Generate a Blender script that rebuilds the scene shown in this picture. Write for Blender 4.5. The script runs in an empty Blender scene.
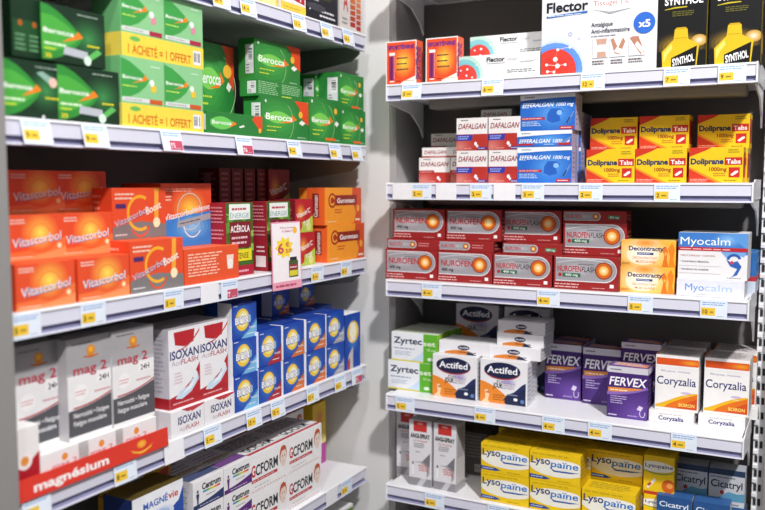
import bpy, bmesh, math, random
from mathutils import Vector, Matrix
from mathutils.geometry import tessellate_polygon
random.seed(7)
col = bpy.context.scene.collection
PI = math.pi

# ------------------------------------------------------------------ camera
f, CX, CY = 837.0, 382.5, 255.0
pitch, yaw, CZ = math.atan(71/f), math.radians(27.8), 1.45
hx, hy = -math.sin(yaw), math.cos(yaw)
FW = (hx*math.cos(pitch), hy*math.cos(pitch), -math.sin(pitch))
RT = (math.cos(yaw), math.sin(yaw), 0)
cam = bpy.data.objects.new('camera', bpy.data.cameras.new('camera'))
col.objects.link(cam)
cam.location = (0, 0, CZ)
cam.rotation_euler = (PI/2-pitch, 0, yaw)
cam.data.sensor_width = 36
cam.data.lens = 36*f/765
cam.data.clip_start = .02
cam.data.dof.use_dof = True
cam.data.dof.focus_distance = 1.5
cam.data.dof.aperture_fstop = 2.7
bpy.context.scene.camera = cam

def x_on_right(px, Y, Z):      # where on the line (., Y, Z) a picture column lies
    k = (px-CX)/f; zz = (Z-CZ)*FW[2]
    return (k*(Y*FW[1]+zz) - Y*RT[1])/(RT[0]-k*FW[0])
def y_on_left(px, X, Z):
    k = (px-CX)/f; zz = (Z-CZ)*FW[2]
    return (k*(X*FW[0]+zz) - X*RT[0])/(RT[1]-k*FW[1])

# ------------------------------------------------------------------ materials
def lin(c): return c/12.92 if c <= .04045 else ((c+.055)/1.055)**2.4
def rgb(h): return tuple(int(h[i:i+2], 16)/255 for i in (0, 2, 4))
MATS = {}
def mat(h, rough=.48, metal=0, noise=.05, scale=60, name=None, coat=0):
    key = (h, rough, metal, noise)
    if key in MATS: return MATS[key]
    m = bpy.data.materials.new(name or 'print_'+h); m.use_nodes = True
    nt = m.node_tree; b = nt.nodes['Principled BSDF']
    c = [lin(v) for v in rgb(h)]
    b.inputs['Roughness'].default_value = rough
    b.inputs['Specular IOR Level'].default_value = .32
    b.inputs['Metallic'].default_value = metal
    b.inputs['Coat Weight'].default_value = coat
    tc = nt.nodes.new('ShaderNodeTexCoord'); n = nt.nodes.new('ShaderNodeTexNoise'); mx = nt.nodes.new('ShaderNodeMix')
    n.inputs['Scale'].default_value = scale; n.inputs['Detail'].default_value = 1
    mx.data_type = 'RGBA'
    mx.inputs[6].default_value = [*[v*(1-noise) for v in c], 1]
    mx.inputs[7].default_value = [*[min(1, v*(1+noise)) for v in c], 1]
    nt.links.new(tc.outputs['Object'], n.inputs['Vector']); nt.links.new(n.outputs['Fac'], mx.inputs[0])
    nt.links.new(mx.outputs[2], b.inputs['Base Color'])
    MATS[key] = m
    return m
WHITE = mat('E9E9EC', .35, name='white_enamel', noise=.02)
RAIL = mat('DADAE8', .28, name='price_rail_plastic', noise=.02)
GROOVE_SHADE = mat('8E8EAE', .3, name='rail_groove_shade', noise=.03)  # same rail, darker: the channel's shade and dark reflection put into the colour
BACK = mat('757270', .6, name='grey_back_panel', noise=.06, scale=14)
UNIT = mat('8C8A88', .5, name='grey_frame', noise=.03)
SIDEW = mat('A8A6A6', .5, name='pale_side_panel', noise=.02)
PLASTER = mat('DCDCDB', .7, name='white_wall_paint', noise=.025, scale=9)
SLOT = mat('303032', .8, name='slot_dark')

# ------------------------------------------------------------------ objects
def tag(o, label=None, cat=None, group=None, kind=None):
    if label: o['label'] = label
    if cat: o['category'] = cat
    if group: o['group'] = group
    if kind: o['kind'] = kind
    return o
def link(name, me, parent=None):
    o = bpy.data.objects.new(name, me); col.objects.link(o)
    if parent: o.parent = parent
    return o
def boxes_mesh(name, bs, mats, bevel=.0):
    bm = bmesh.new()
    for b in bs:
        x0, y0, z0, x1, y1, z1 = b[:6]; mi = b[6] if len(b) > 6 else 0
        r = bmesh.ops.create_cube(bm, size=1)
        for v in r['verts']:
            v.co = Vector((x0+(v.co.x+.5)*(x1-x0), y0+(v.co.y+.5)*(y1-y0), z0+(v.co.z+.5)*(z1-z0)))
        for fc in {q for v in r['verts'] for q in v.link_faces}: fc.material_index = mi
    if bevel: bmesh.ops.bevel(bm, geom=bm.edges[:], offset=bevel, segments=2, affect='EDGES', profile=.6)
    me = bpy.data.meshes.new(name); bm.to_mesh(me); bm.free()
    for m in mats: me.materials.append(m)
    return me
def prism_mesh(name, prof, a0, a1, m, axis='x', mats=None, midx=None):
    """profile [(p,q)] swept along axis x (p=y,q=z) or y (p=x,q=z)"""
    bm = bmesh.new()
    def P(a, p, q): return (a, p, q) if axis == 'x' else (p, a, q)
    A = [bm.verts.new(P(a0, *p)) for p in prof]; B = [bm.verts.new(P(a1, *p)) for p in prof]
    n = len(prof)
    for i in range(n):
        j = (i+1) % n
        fc = bm.faces.new((A[i], A[j], B[j], B[i]))
        if midx: fc.material_index = midx[i]
    bm.faces.new(A[::-1]); bm.faces.new(B)
    bmesh.ops.recalc_face_normals(bm, faces=bm.faces[:])
    me = bpy.data.meshes.new(name); bm.to_mesh(me); bm.free()
    for mm in (mats or [m]): me.materials.append(mm)
    return me

# ------------------------------------------------------------------ lettering
TXT = {}
def text_polys(s, bold):
    k = (s, bold)
    if k in TXT: return TXT[k]
    c = bpy.data.curves.new('lettering', 'FONT'); c.body = s; c.size = 1; c.resolution_u = 3
    c.offset = bold*.55; c.fill_mode = 'FRONT' if hasattr(c, 'fill_mode') else c.fill_mode
    o = bpy.data.objects.new('lettering', c)
    me = bpy.data.meshes.new_from_object(o)
    vs = [(v.co.x, v.co.y) for v in me.vertices]
    fs = [tuple(p.vertices) for p in me.polygons if abs(p.normal.z) > .5]
    bpy.data.objects.remove(o); bpy.data.curves.remove(c); bpy.data.meshes.remove(me)
    x0 = min(v[0] for v in vs); x1 = max(v[0] for v in vs)
    TXT[k] = ([(x-x0, y) for x, y in vs], fs, x1-x0)
    return TXT[k]

def clip(poly):
    for ax, lim, sg in ((0, 0, 1), (0, 1, -1), (1, 0, 1), (1, 1, -1)):
        out = []
        for i, a in enumerate(poly):
            b = poly[(i+1) % len(poly)]
            ia = (a[ax]-lim)*sg >= 0; ib = (b[ax]-lim)*sg >= 0
            if ia: out.append(a)
            if ia != ib:
                t = (lim-a[ax])/(b[ax]-a[ax])
                out.append((a[0]+t*(b[0]-a[0]), a[1]+t*(b[1]-a[1])))
        poly = out
        if not poly: return []
    return poly
def mix(a, b, t):
    A, B = rgb(a), rgb(b)
    return ''.join('%02X' % int(round(255*(x*(1-t)+y*t))) for x, y in zip(A, B))

class Art:
    """a printed carton: printed shapes are laid on its faces; u right, v up, 0..1"""
    def __init__(s, W, H, D, front, side=None, top=None, name='medicine_box', cat='box', lid=False):
        s.W, s.H, s.D = W, H, D; s.name = name; s.cat = cat
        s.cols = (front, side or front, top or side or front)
        s.parts = {}; s.k = 0; s.face = 'F'; s.rnd = random.Random(len(KIND)+3); s.lid = lid; s.built = None
    def on(s, face): s.face = face; return s
    def map(s, u, v, off):
        W, H, D = s.W, s.H, s.D
        if s.face == 'F': return (u*W-W/2, -D/2-off, v*H)
        if s.face == 'L': return (-W/2-off, D/2-u*D, v*H)
        if s.face == 'R': return (W/2+off, -D/2+u*D, v*H)
        return (u*W-W/2, v*D-D/2, H+off)
    def dims(s): return {'F': (s.W, s.H), 'L': (s.D, s.H), 'R': (s.D, s.H), 'T': (s.W, s.D)}[s.face]
    def add(s, vs, fs, c, part):
        s.k += 1; off = .0001+.00002*s.k
        if part in ('lettering', 'small_print', 'colour_panel', 'barcode_x'): part = part+'#%d' % s.k
        P = s.parts.setdefault(part, ([], [], []))
        b = len(P[0]); P[0].extend(s.map(u, v, off) for u, v in vs)
        flip = s.face == 'X'
        for q in fs: P[1].append(tuple(b+i for i in q)); P[2].append(c)
    def p(s, poly, c, part=None, do_clip=True):
        if do_clip: poly = clip(list(poly))
        if len(poly) < 3: return s
        tris = tessellate_polygon([[Vector((u, v, 0)) for u, v in poly]])
        s.add(poly, tris, c, part); return s
    def r(s, u0, v0, u1, v1, c, part=None): return s.p([(u0, v0), (u1, v0), (u1, v1), (u0, v1)], c, part)
    def e(s, cx, cy, rx, ry, c, part=None, n=28):
        return s.p([(cx+rx*math.cos(2*PI*i/n), cy+ry*math.sin(2*PI*i/n)) for i in range(n)], c, part)
    def c(s, cx, cy, rv, c, part=None):          # true circle, radius as fraction of face height
        w, h = s.dims(); return s.e(cx, cy, rv*h/w, rv, c, part)
    def glow(s, cx, cy, rx, ry, c0, c1, n=8, part=None):
        for i in range(n):
            t = 1-i/n; s.e(cx, cy, rx*t, ry*t, mix(c0, c1, t-.5/n), part, 24)
        return s
    def cglow(s, cx, cy, rv, c0, c1, n=8, part=None):
        w, h = s.dims(); return s.glow(cx, cy, rv*h/w, rv, c0, c1, n, part)
    def ring(s, cx, cy, rv, th, c, a0=0, a1=360, part=None):
        w, h = s.dims(); k = h/w; n = 26
        o = [(cx+rv*k*math.cos(math.radians(a0+(a1-a0)*i/n)), cy+rv*math.sin(math.radians(a0+(a1-a0)*i/n))) for i in range(n+1)]
        q = [(cx+(rv-th)*k*math.cos(math.radians(a0+(a1-a0)*i/n)), cy+(rv-th)*math.sin(math.radians(a0+(a1-a0)*i/n))) for i in range(n+1)]
        vs = o+q; s.add(vs, [(i, i+1, n+2+i, n+1+i) for i in range(n)], c, part); return s
    def swoosh(s, pts, c, part=None):            # pts (u, vlow, vhigh)
        vs = [(u, max(0, min(1, a))) for u, a, b in pts]+[(u, max(0, min(1, b))) for u, a, b in pts]
        n = len(pts); s.add(vs, [(i, i+1, n+i+1, n+i) for i in range(n-1)], c, part); return s
    def t(s, txt, u, v, h, c, w=None, bold=.02, shear=0, rot=0, al='l', part='lettering'):
        vs, fs, tw = text_polys(txt, bold); fw, fh = s.dims()
        sy = h*fh/.72; sx = (w*fw/tw) if w else sy*.95
        cr, sr = math.cos(math.radians(rot)), math.sin(math.radians(rot)); out = []
        for x, y in vs:
            X = x*sx+shear*y*sy; Y = y*sy
            if al == 'c': X -= tw*sx/2
            out.append((u+(X*cr-Y*sr)/fw, v+(X*sr+Y*cr)/fh))
        s.add(out, fs, c, part); return s
    def lines(s, u0, v0, u1, v1, n, c, fill=.8, part='small_print', rot=0):
        fw, fh = s.dims(); dv = (v1-v0)/n; cr, sr = math.cos(math.radians(rot)), math.sin(math.radians(rot))
        vs = []; fs = []
        for i in range(n):
            v = v1-dv*(i+.75); u = u0; end = u0+(u1-u0)*s.rnd.uniform(fill, 1)
            while u < end-.005:
                w = min((u1-u0)*s.rnd.uniform(.08, .24), end-u)
                q = [(u, v), (u+w, v), (u+w, v+dv*.42), (u, v+dv*.42)]
                if rot:
                    q = [(u0+((a-u0)*fw*cr-(b-v0)*fh*sr)/fw, v0+((a-u0)*fw*sr+(b-v0)*fh*cr)/fh) for a, b in q]
                b = len(vs); vs += q; fs.append((b, b+1, b+2, b+3)); u += w+(u1-u0)*.03
        s.add(vs, fs, c, part); return s
    def barcode(s, u0, v0, u1, v1, vert=False):
        s.r(u0, v0, u1, v1, 'E8E8EA', 'barcode'); n = 14
        for i in range(n):
            if s.rnd.random() < .3: continue
            a = .1+.8*i/n; b = a+s.rnd.uniform(.02, .045)
            if vert: s.r(u0+(u1-u0)*.15, v0+(v1-v0)*a, u0+(u1-u0)*.85, v0+(v1-v0)*b, '26262A', 'barcode')
            else: s.r(u0+(u1-u0)*a, v0+(v1-v0)*.2, u0+(u1-u0)*b, v0+(v1-v0)*.85, '26262A', 'barcode')
        return s
    def build(s):
        W, H, D = s.W, s.H, s.D
        bm = bmesh.new(); r = bmesh.ops.create_cube(bm, size=1)
        for v in bm.verts: v.co = Vector((v.co.x*W, v.co.y*D, (v.co.z+.5)*H))
        bmesh.ops.bevel(bm, geom=bm.edges[:], offset=.0007, segments=2, affect='EDGES', profile=.6)
        me = bpy.data.meshes.new(s.name); mi = {}
        def idx(c):
            if c not in mi: mi[c] = len(mi); me.materials.append(mat(c))
            return mi[c]
        for fc in bm.faces:
            n = fc.normal
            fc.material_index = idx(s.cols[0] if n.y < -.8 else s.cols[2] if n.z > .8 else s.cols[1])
        if None in s.parts:
            vs, fs, cs = s.parts[None]; bv = [bm.verts.new(v) for v in vs]
            for q, c in zip(fs, cs):
                try: nf = bm.faces.new([bv[i] for i in q]); nf.material_index = idx(c)
                except ValueError: pass
        bm.to_mesh(me); bm.free(); kids = []
        for part, (vs, fs, cs) in s.parts.items():
            if part is None: continue
            pm = bpy.data.meshes.new(part.split('#')[0]); pm.from_pydata(vs, [], fs); cc = {}
            for poly, c in zip(pm.polygons, cs):
                if c not in cc: cc[c] = len(cc); pm.materials.append(mat(c))
                poly.material_index = cc[c]
            kids.append((part.split('#')[0], pm))
        if s.lid:
            pm = boxes_mesh('lid_flap', [(-W/2+.002, -D/2+.0015, H-.0002, W/2-.002, D/2-.003, H+.0005)], [mat(s.cols[2])], .0002)
            kids.append(('lid_flap', pm))
        s.built = (me, kids)
KIND = {}
def K(key, *a, **k): KIND[key] = Art(*a, **k); return KIND[key]
def put(key, label, loc, rz, group=None):
    k = KIND[key]
    if not k.built: k.build()
    o = link(k.name, k.built[0]); o.location = loc; o.rotation_euler = (0, 0, rz)
    for n, m in k.built[1]: link(n, m, o)
    return tag(o, label, k.cat, group)

# ================================================================== the cartons
def uv_arc(c0, c1, b, n=10): return [(c0+(c1-c0)*i/n, *b(i/n)) for i in range(n+1)]
# --- top right shelf
a = K('sport', .070, .0875, .030, 'E8502A', 'F0653A', 'F4F0EE')
a.r(0, 0, .03, 1, 'F3EDEA').r(.97, 0, 1, 1, 'F3EDEA').r(0, .975, 1, 1, 'F3EDEA').glow(.58, .5, .36, .36, 'FFE04A', 'EC5A2C', 9)
a.t('SPORTÉNINE', .07, .81, .095, '4A2A8C', w=.86, bold=.06)
a.r(.11, .1, .3, .74, 'A52440', 'picture').r(.11, .67, .3, .74, 'F4EAEA', 'picture').r(.15, .12, .22, .64, '5A2A7A', 'picture').r(.26, .12, .29, .66, 'E88A8A', 'picture').r(.13, .06, .28, .085, 'F8F0F0', 'picture')
for i in range(3): a.lines(.36, .57-.13*i, .78, .64-.13*i, 1, '5A3A3A')
a.p([(.52, .04), (.97, .18), (.97, .0), (.5, 0)], 'F2EFEA').lines(.66, .05, .93, .1, 1, 'A8A060').lines(.35, .05, .5, .1, 1, '8A2A20')
a.on('R').r(.12, .04, .88, .96, 'EE6A44').t('SPORTÉNINE', .64, .1, .26, '6A2A80', w=2.2, rot=90, bold=.04)
a = K('gelbox', .172, .047, .050, 'EDEDEE', 'E6E6E8', 'F1F1F2')
a.glow(.1, .16, .235, .88, '8ACAD0', 'C8E4D4', 5, 'emblem').glow(.1, .14, .2, .74, '4AA8C4', '8CCCD0', 5, 'emblem').glow(.11, .1, .15, .56, 'D63A34', 'DE4A40', 3, 'emblem')
for u, v, r_ in ((.06, .42, .04), (.14, .46, .055), (.13, .2, .045), (.2, .12, .04), (.25, .6, .03)): a.c(u, v, r_, 'F6E8E6', 'emblem')
a.t('Flector', .375, .7, .19, '0E0E14', w=.215, bold=.05).t('tissugel', .62, .72, .12, 'B8BCC2', w=.11, bold=0).r(.38, .62, .6, .635, '5A6A90')
a.lines(.62, .2, .96, .36, 2, '707478').p([(.76, .58), (.98, .66), (.985, .9), (.97, .92), (.955, .7), (.78, .64)], 'DADCE0').lines(.78, .6, .95, .66, 1, '9A9EA4')
a = K('patchbox', .210, .157, .075, 'E3E5EA', 'D8DADF', 'ECECF0')
a.glow(.12, .04, .31, .41, '7AA6EC', 'E0E4EC', 9, 'emblem').glow(.12, .04, .255, .335, '1F62DC', '6A9CEC', 7, 'emblem').glow(.12, .04, .2, .265, 'D8362C', 'DE4238', 3, 'emblem')
pts = [(.15, .29), (.26, .31), (.13, .18), (.05, .12), (.15, .1), (.22, .11), (.12, .03), (.06, .04)]
for i, j in ((0, 1), (0, 2), (2, 4), (4, 3), (4, 5), (4, 6), (6, 7)):
    (x0, y0), (x1, y1) = pts[i], pts[j]; a.p([(x0, y0), (x1, y1), (x1, y1+.006), (x0, y0+.006)], 'F2D8D6', 'emblem')
for i, (u, v) in enumerate(pts): a.c(u, v, .028 if i in (2, 4) else .017, 'FBF3F2', 'emblem')
a.ring(.26, .46, .022, .006, '8AA6DC', part='emblem').ring(.34, .4, .014, .004, '9AB0DC', part='emblem')
a.t('Flector', .045, .73, .115, '17171F', w=.37, bold=.05).p([(.045, .665), (.41, .69), (.41, .715), (.045, .69)], '3A6CB8').lines(.06, .675, .38, .7, 1, 'C8D8F0')
a.p([(.46, .72), (.6, .665), (.78, .7), (.79, .86), (.45, .9)], 'F4F4F6').p([(.5, .71), (.6, .655), (.78, .7), (.6, .68)], 'A8ACB2')
a.t('Tissugel 1%', .46, .755, .06, 'C24848', w=.3, bold=0)
a.t('Antalgique', .445, .52, .05, '3A3A44', w=.185, bold=.02).t('Anti-inflammatoire', .445, .445, .05, '3A3A44', w=.33, bold=.02).lines(.445, .4, .66, .425, 1, '9A9AA0')
a.c(.895, .52, .12, '2F6ACB', 'emblem').t('x5', .845, .475, .08, 'FFFFFF', w=.1, bold=.05)
for u in (.46, .61, .77): a.r(u, .16, u+.135, .38, 'CFCFD4', 'picture').r(u+.003, .165, u+.132, .375, 'F3F1F0', 'picture')
a.p([(.5, .165), (.58, .165), (.57, .27), (.585, .375), (.49, .375), (.505, .27)], 'C9A08C', 'picture').r(.505, .23, .572, .31, 'F6F4F2', 'picture')
a.p([(.615, .36), (.65, .2), (.7, .18), (.74, .33), (.72, .375), (.68, .26), (.64, .375)], 'B8866E', 'picture').p([(.645, .22), (.7, .19), (.72, .24), (.67, .27)], 'F6F4F2', 'picture')
a.p([(.775, .36), (.87, .17), (.9, .2), (.85, .375), (.8, .375)], 'B8806A', 'picture').p([(.82, .28), (.88, .18), (.9, .22), (.84, .32)], 'F6F4F2', 'picture')
for u in (.46, .62, .77): a.lines(u, .08, u+.12, .14, 2, '6A5A5A')
a = K('lotion', .0815, .165, .040, '08080A', '14120C', '0C0C0C', name='lotion_box')
a.glow(.5, .22, .62, .16, 'FFC838', '0A0908', 8).r(0, 0, .14, .17, '08080A').r(.86, 0, 1, .17, '08080A')
a.glow(.86, .27, .16, .06, 'F6EAD0', 'B98A30', 4)
a.p([(.12, 0), (.1, .17), (.34, .29), (.36, .395), (.62, .395), (.64, .29), (.86, .225), (.82, 0)], 'DDB91C', 'picture').p([(.36, .395), (.4, .415), (.58, .415), (.62, .395)], 'C8A014', 'picture').p([(.14, .05), (.14, .16), (.3, .25), (.32, .2), (.22, .14)], 'F4DE6A', 'picture').r(.37, .3, .62, .307, 'B8900E', 'picture')
a.p([(.3, 0), (.3, .1), (.82, .215), (.8, 0)], '060608', 'picture').t('SYNTHOL', .335, .015, .075, 'FFFFFF', w=.45, bold=.05, rot=12, shear=.1)
a.t('SYNTHOL', .14, .655, .075, 'F4F4F6', w=.78, bold=.06).swoosh([(.14, .605, .61), (.35, .615, .63), (.6, .62, .63)], 'C9B62A').lines(.3, .53, .76, .59, 3, '6E6A2C')
a.on('R').r(0, 0, .2, 1, 'D2B21E').r(.2, .1, 1, .3, 'B98F16')
# --- second right shelf
def daf(key, W, H, D, blue, v0=.5):
    a = K(key, W, H, D, 'E6E2E2', 'C9C2C2', 'DCDADA')
    if H > .03:
        a.r(0, 0, 1, v0, 'B2302A').glow(.12, .1, .5, .38, 'CC8078', 'B2302A', 8)
        a.t('DAFALGAN', .06, .66, .17, '8E2430', w=.88, bold=.03, shear=.18).lines(.14, .9, .42, .96, 1, '3A3A40')
        if blue: a.p([(0, .3), (.5, .3), (.54, .48), (0, .48)], '2E3AA0', 'colour_panel').lines(.05, .33, .45, .46, 2, 'A8B0E8')
        else: a.r(0, .38, .5, .5, 'A82C2C').lines(.05, .4, .42, .47, 1, 'E0A0A0')
        a.e(.63, .2, .045, .06, 'F2EEEE', 'picture').e(.68, .13, .04, .05, 'DCD4D4', 'picture')
        if blue: a.r(.7, .02, .99, .1, '3A2A80', 'colour_panel').lines(.72, .03, .96, .09, 1, 'C8C0E8')
        a.lines(.25, .03, .55, .09, 1, 'E89A94')
        a.on('R').r(0, 0, 1, v0, 'B4362F').lines(.15, .6, .9, .9, 3, 'A84A50')
    else: a.t('DAFALGAN', .08, .35, .38, '8E2430', w=.75, bold=.03, shear=.18).r(0, 0, 1, .14, 'B03A34').lines(.3, .02, .9, .12, 1, 'E4B0AC')
daf('daf', .0655, .064, .06, True); daf('dafw', .071, .053, .05, False, .42); daf('daff', .066, .0205, .05, False)
def eff(key, H):
    a = K(key, .107, H, .05, '2467C4', 'A9B4DC', 'C9D4EC'); s = .068/H
    a.glow(.6, .45, .42, .5, '5EA2E8', '2467C4', 7)
    a.swoosh(uv_arc(0, 1, lambda t: (1-(.16-.06*math.sin(t*1.6))*s, 1)), 'EEF0F4').lines(.08, 1-.1*s, .28, 1-.04*s, 1, '5A6068')
    a.t('EFFERALGAN', .04, 1-.34*s, .11*s, 'F4F8FC', w=.56, bold=.03, shear=.25).t('1000 mg', .66, 1-.34*s, .1*s, 'F4F8FC', w=.3, bold=.02, shear=.25)
    if H > .05:
        a.p([(.5, .45), (.56, .6), (.72, .6), (.8, .5), (.72, .42), (.74, .25), (.6, .2), (.5, .28)], '2560BC', 'picture').e(.72, .48, .05, .07, '8ABCF0', 'picture')
        a.p([(.84, .2), (.97, .52), (.99, .5), (.88, .18)], '6A88C0', 'picture').p([(.84, .2), (.9, .36), (.92, .34), (.87, .18)], '2A3E78', 'picture')
        a.r(.02, .3, .46, .37, 'B02A30', 'colour_panel').lines(.04, .315, .43, .36, 1, 'F4C8C8').lines(.04, .12, .4, .27, 3, 'BCD6F4').lines(.04, .62, .18, .67, 1, 'BCD6F4')
        a.r(.72, .02, .98, .11, 'B02A30', 'colour_panel').lines(.75, .035, .95, .1, 1, 'F4D0D0')
    else: a.r(.02, .1, .3, .22, 'B02A30', 'colour_panel').r(.76, .08, .98, .24, 'B02A30', 'colour_panel').p([(.8, .25), (.98, .62), (1, .5), (.86, .2)], '6A88C0', 'picture').lines(.5, .1, .72, .2, 1, 'BCD6F4')
    a.on('R').r(0, 0, .5, 1, 'B8B0D0').r(.5, 0, .62, 1, '7E86B8').lines(.1, .1, .4, .9, 6, '8A88B0')
eff('eff', .068); eff('efff', .0305)
a = K('doli', .0885, .0615, .045, 'E6C01A', 'C8401E', 'DDB41A')
a.p([(0, 1), (0, .74), (.14, .82), (.3, .91), (.42, 1)], 'C9341E').p([(0, 0), (0, .4), (.2, .3), (.38, .15), (.52, 0)], 'CC3A1E')
a.swoosh(uv_arc(0, .62, lambda t: (max(0, .40-.48*t), .45-.45*t)), 'E88A20')
a.t('Doliprane', .03, .53, .16, '16305E', w=.61, bold=.075).r(.66, .5, .98, .71, 'C02A24', 'colour_panel').t('Tabs', .69, .535, .13, 'F8F4F0', w=.26, bold=.035)
a.t('1000mg', .38, .33, .11, '962A20', w=.32, bold=.04).lines(.46, .17, .7, .29, 2, 'B86A2A').r(.74, .15, .94, .43, 'C02A24', 'colour_panel').p([(.78, .24), (.86, .33), (.91, .34), (.91, .29), (.82, .2), (.78, .21)], 'F6EEE8', 'picture')
a.lines(.72, .83, .94, .95, 2, '8A7A1A').lines(.03, .03, .4, .12, 2, 'F0B0A0').lines(.66, .04, .93, .09, 1, '8A6A1A')
a.on('R').r(0, 0, 1, .15, 'E8C020').r(0, .85, 1, 1, 'E8C020').r(.2, .4, .8, .7, 'B02A22')
# --- third right shelf
def nur(key, H, flash, W=.120):
    a = K(key, W, H, .046, '962224', '6E1C1E', '8E2022'); s = .063/H
    big = H > .04
    v0, v1 = (.24, .95) if big else (.14, .88)
    n = 14; cy = (v0+v1)/2; ry = (v1-v0)/2; rx = ry*H/W
    pill = lambda uL, uR, g, cc: [(uR-rx+rx*math.cos(t), cy+(ry-g)*math.sin(t)) for t in [math.radians(-90+180*i/n) for i in range(n+1)]]+[(uL, cy+ry-g), (uL, cy-ry+g)]
    L = .03 if big else .02; Rr = .97 if big else (.58 if not flash else .6)
    a.p(pill(L, Rr, 0, 0), 'D9D7DA').p(pill(L, Rr-.008, .03, 0), '9B999F').glow(.35 if big else .25, cy, .25, ry*.6, 'C2C0C6', '9B999F', 4)
    if big: a.swoosh(uv_arc(.05, .9, lambda t: (.78+.1*math.sin(3*t), .80+.11*math.sin(3*t))), 'C9C8CC')
    ex = Rr-rx-.01
    rv = ry*.62
    a.c(ex, cy, rv*1.12, 'C8571A', 'emblem').cglow(ex, cy, rv, 'F4A83C', 'C8581A', 4, 'emblem').cglow(ex, cy, rv*.62, 'FFF8DC', 'F4AC44', 5, 'emblem').ring(ex, cy, rv*1.15, rv*.12, '8A3A1A', part='emblem')
    if big:
        if flash:
            a.t('NUROFEN', .06, .54, .17, 'B5262C', w=.37, bold=.03).t('FLASH', .44, .54, .16, '2A2A30', w=.21, bold=0, shear=.1)
            a.r(.14, .38, .42, .49, '2E6A48', 'colour_panel').c(.1, .435, .055, 'B5262C', 'colour_panel').t('400 mg', .18, .405, .07, 'F0F4F0', w=.2, bold=.02)
        else: a.t('NUROFEN', .07, .53, .19, 'B5262C', w=.58, bold=.03).t('400 mg', .08, .36, .09, '202024', w=.22, bold=.03)
        a.lines(.38, .74, .66, .79, 1, '707074').lines(.02, .04, .42, .2, 2, 'E8B0B0').lines(.6, .05, .84, .1, 1, 'D89A9A').r(.87, .1, .93, .2, 'F2EEEC', 'picture')
    else:
        a.t('NUROFEN', .05, .36, .3, 'B5262C', w=.26, bold=.03)
        if flash: a.r(.72, .3, .9, .62, '3E7A50', 'colour_panel').t('400 mg', .74, .37, .2, 'E8F0E8', w=.14, bold=.02)
        else: a.lines(.62, .3, .82, .75, 2, 'DD8A8A')
    a.on('R').lines(.1, .15, .9, .8, 5 if big else 2, 'B86A6A')
nur('nur', .063, False); nur('nurf', .063, True); nur('nurl', .0215, False); nur('nurfl', .0215, True); nur('nurfw', .064, True, .123)
a = K('decon', .097, .0485, .05, 'F3B93C', 'E08A28', 'F0C870')
a.glow(.4, .5, .55, .68, 'FFFAEC', 'F2B040', 9).glow(.4, .45, .3, .4, 'FFFCF2', 'FBE8C4', 4).glow(.45, .9, .25, .18, 'F4902A', 'F8C890', 3)
a.t('Decontractyl', .14, .6, .17, '2A2E6A', w=.66, bold=.05).r(.3, .44, .6, .53, '30407A', 'colour_panel').lines(.32, .455, .58, .52, 1, 'D8DCF0')
a.t('DÉCONTRACTANT', .22, .28, .09, 'E0601E', w=.46, bold=.005).t('MUSCULAIRE', .28, .14, .09, 'E0601E', w=.36, bold=.005)
a.p([(.76, 0), (.8, .45), (.76, .62), (.82, .8), (.86, .6), (.84, .3), (.88, 0)], 'E2741C', 'picture').p([(.88, 0), (.9, .4), (.86, .7), (.93, .92), (.98, .7), (.96, .3), (1, 0)], 'EA8420', 'picture').glow(.82, .5, .03, .1, 'FBD060', 'E2741C', 3, 'picture')
a.lines(.02, .05, .2, .16, 2, 'B86A20').on('R').r(.3, 0, .6, 1, 'D87A20')
a = K('myo', .1155, .083, .075, 'E8E6E8', 'DCDADC', 'E4E4E8')
a.p([(0, 1), (0, .66), (.6, .64), (.75, .5), (1, .55), (1, 1)], '3E7CC8').glow(.72, .86, .22, .18, '8ABCEC', '3E7CC8', 5).p([(.7, 1), (.95, .7), (1, .68), (1, 1)], '5E98DA')
a.t('Myocalm', .03, .74, .17, 'F6FAFE', w=.72, bold=0).r(0, .61, 1, .69, 'B8262E', 'colour_panel').lines(.03, .625, .8, .675, 1, 'F0B8BC')
a.p([(.62, .6), (.7, .48), (.83, .55), (.95, .5), (.98, .6)], '7CA8DC', 'picture').ring(.81, .42, .15, .055, '2A5CAE', 20, 170, 'picture').p([(.7, .44), (.76, .3), (.86, .25), (.8, .1), (.76, .06), (.86, .12), (.92, .3), (.86, .42), (.78, .38)], '2E62B4', 'picture').c(.78, .38, .035, 'C84048', 'picture')
a.t('MAG 2 CAPSULES + CURCUMA', .04, .49, .035, 'B84A50', w=.5, bold=0).t('• Contribue à détendre', .03, .36, .042, '3A3A40', w=.42, bold=.01).t('• Améliore la mobilité', .03, .19, .042, '3A3A40', w=.42, bold=.01)
a.r(.02, .28, .62, .285, 'A8A8AC').r(.02, .12, .62, .125, 'A8A8AC').lines(.72, .03, .95, .07, 1, '909094')
a = K('myof', .113, .0305, .07, 'DCDEE8', 'CFCFD4', 'E8E8EC')
a.t('Myo', .13, .34, .42, '4E8AD0', w=.28, bold=-.0).t('calm', .42, .34, .42, 'A8C2E4', w=.4, bold=0).lines(.3, .08, .45, .18, 1, 'B0B0B8')
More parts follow.
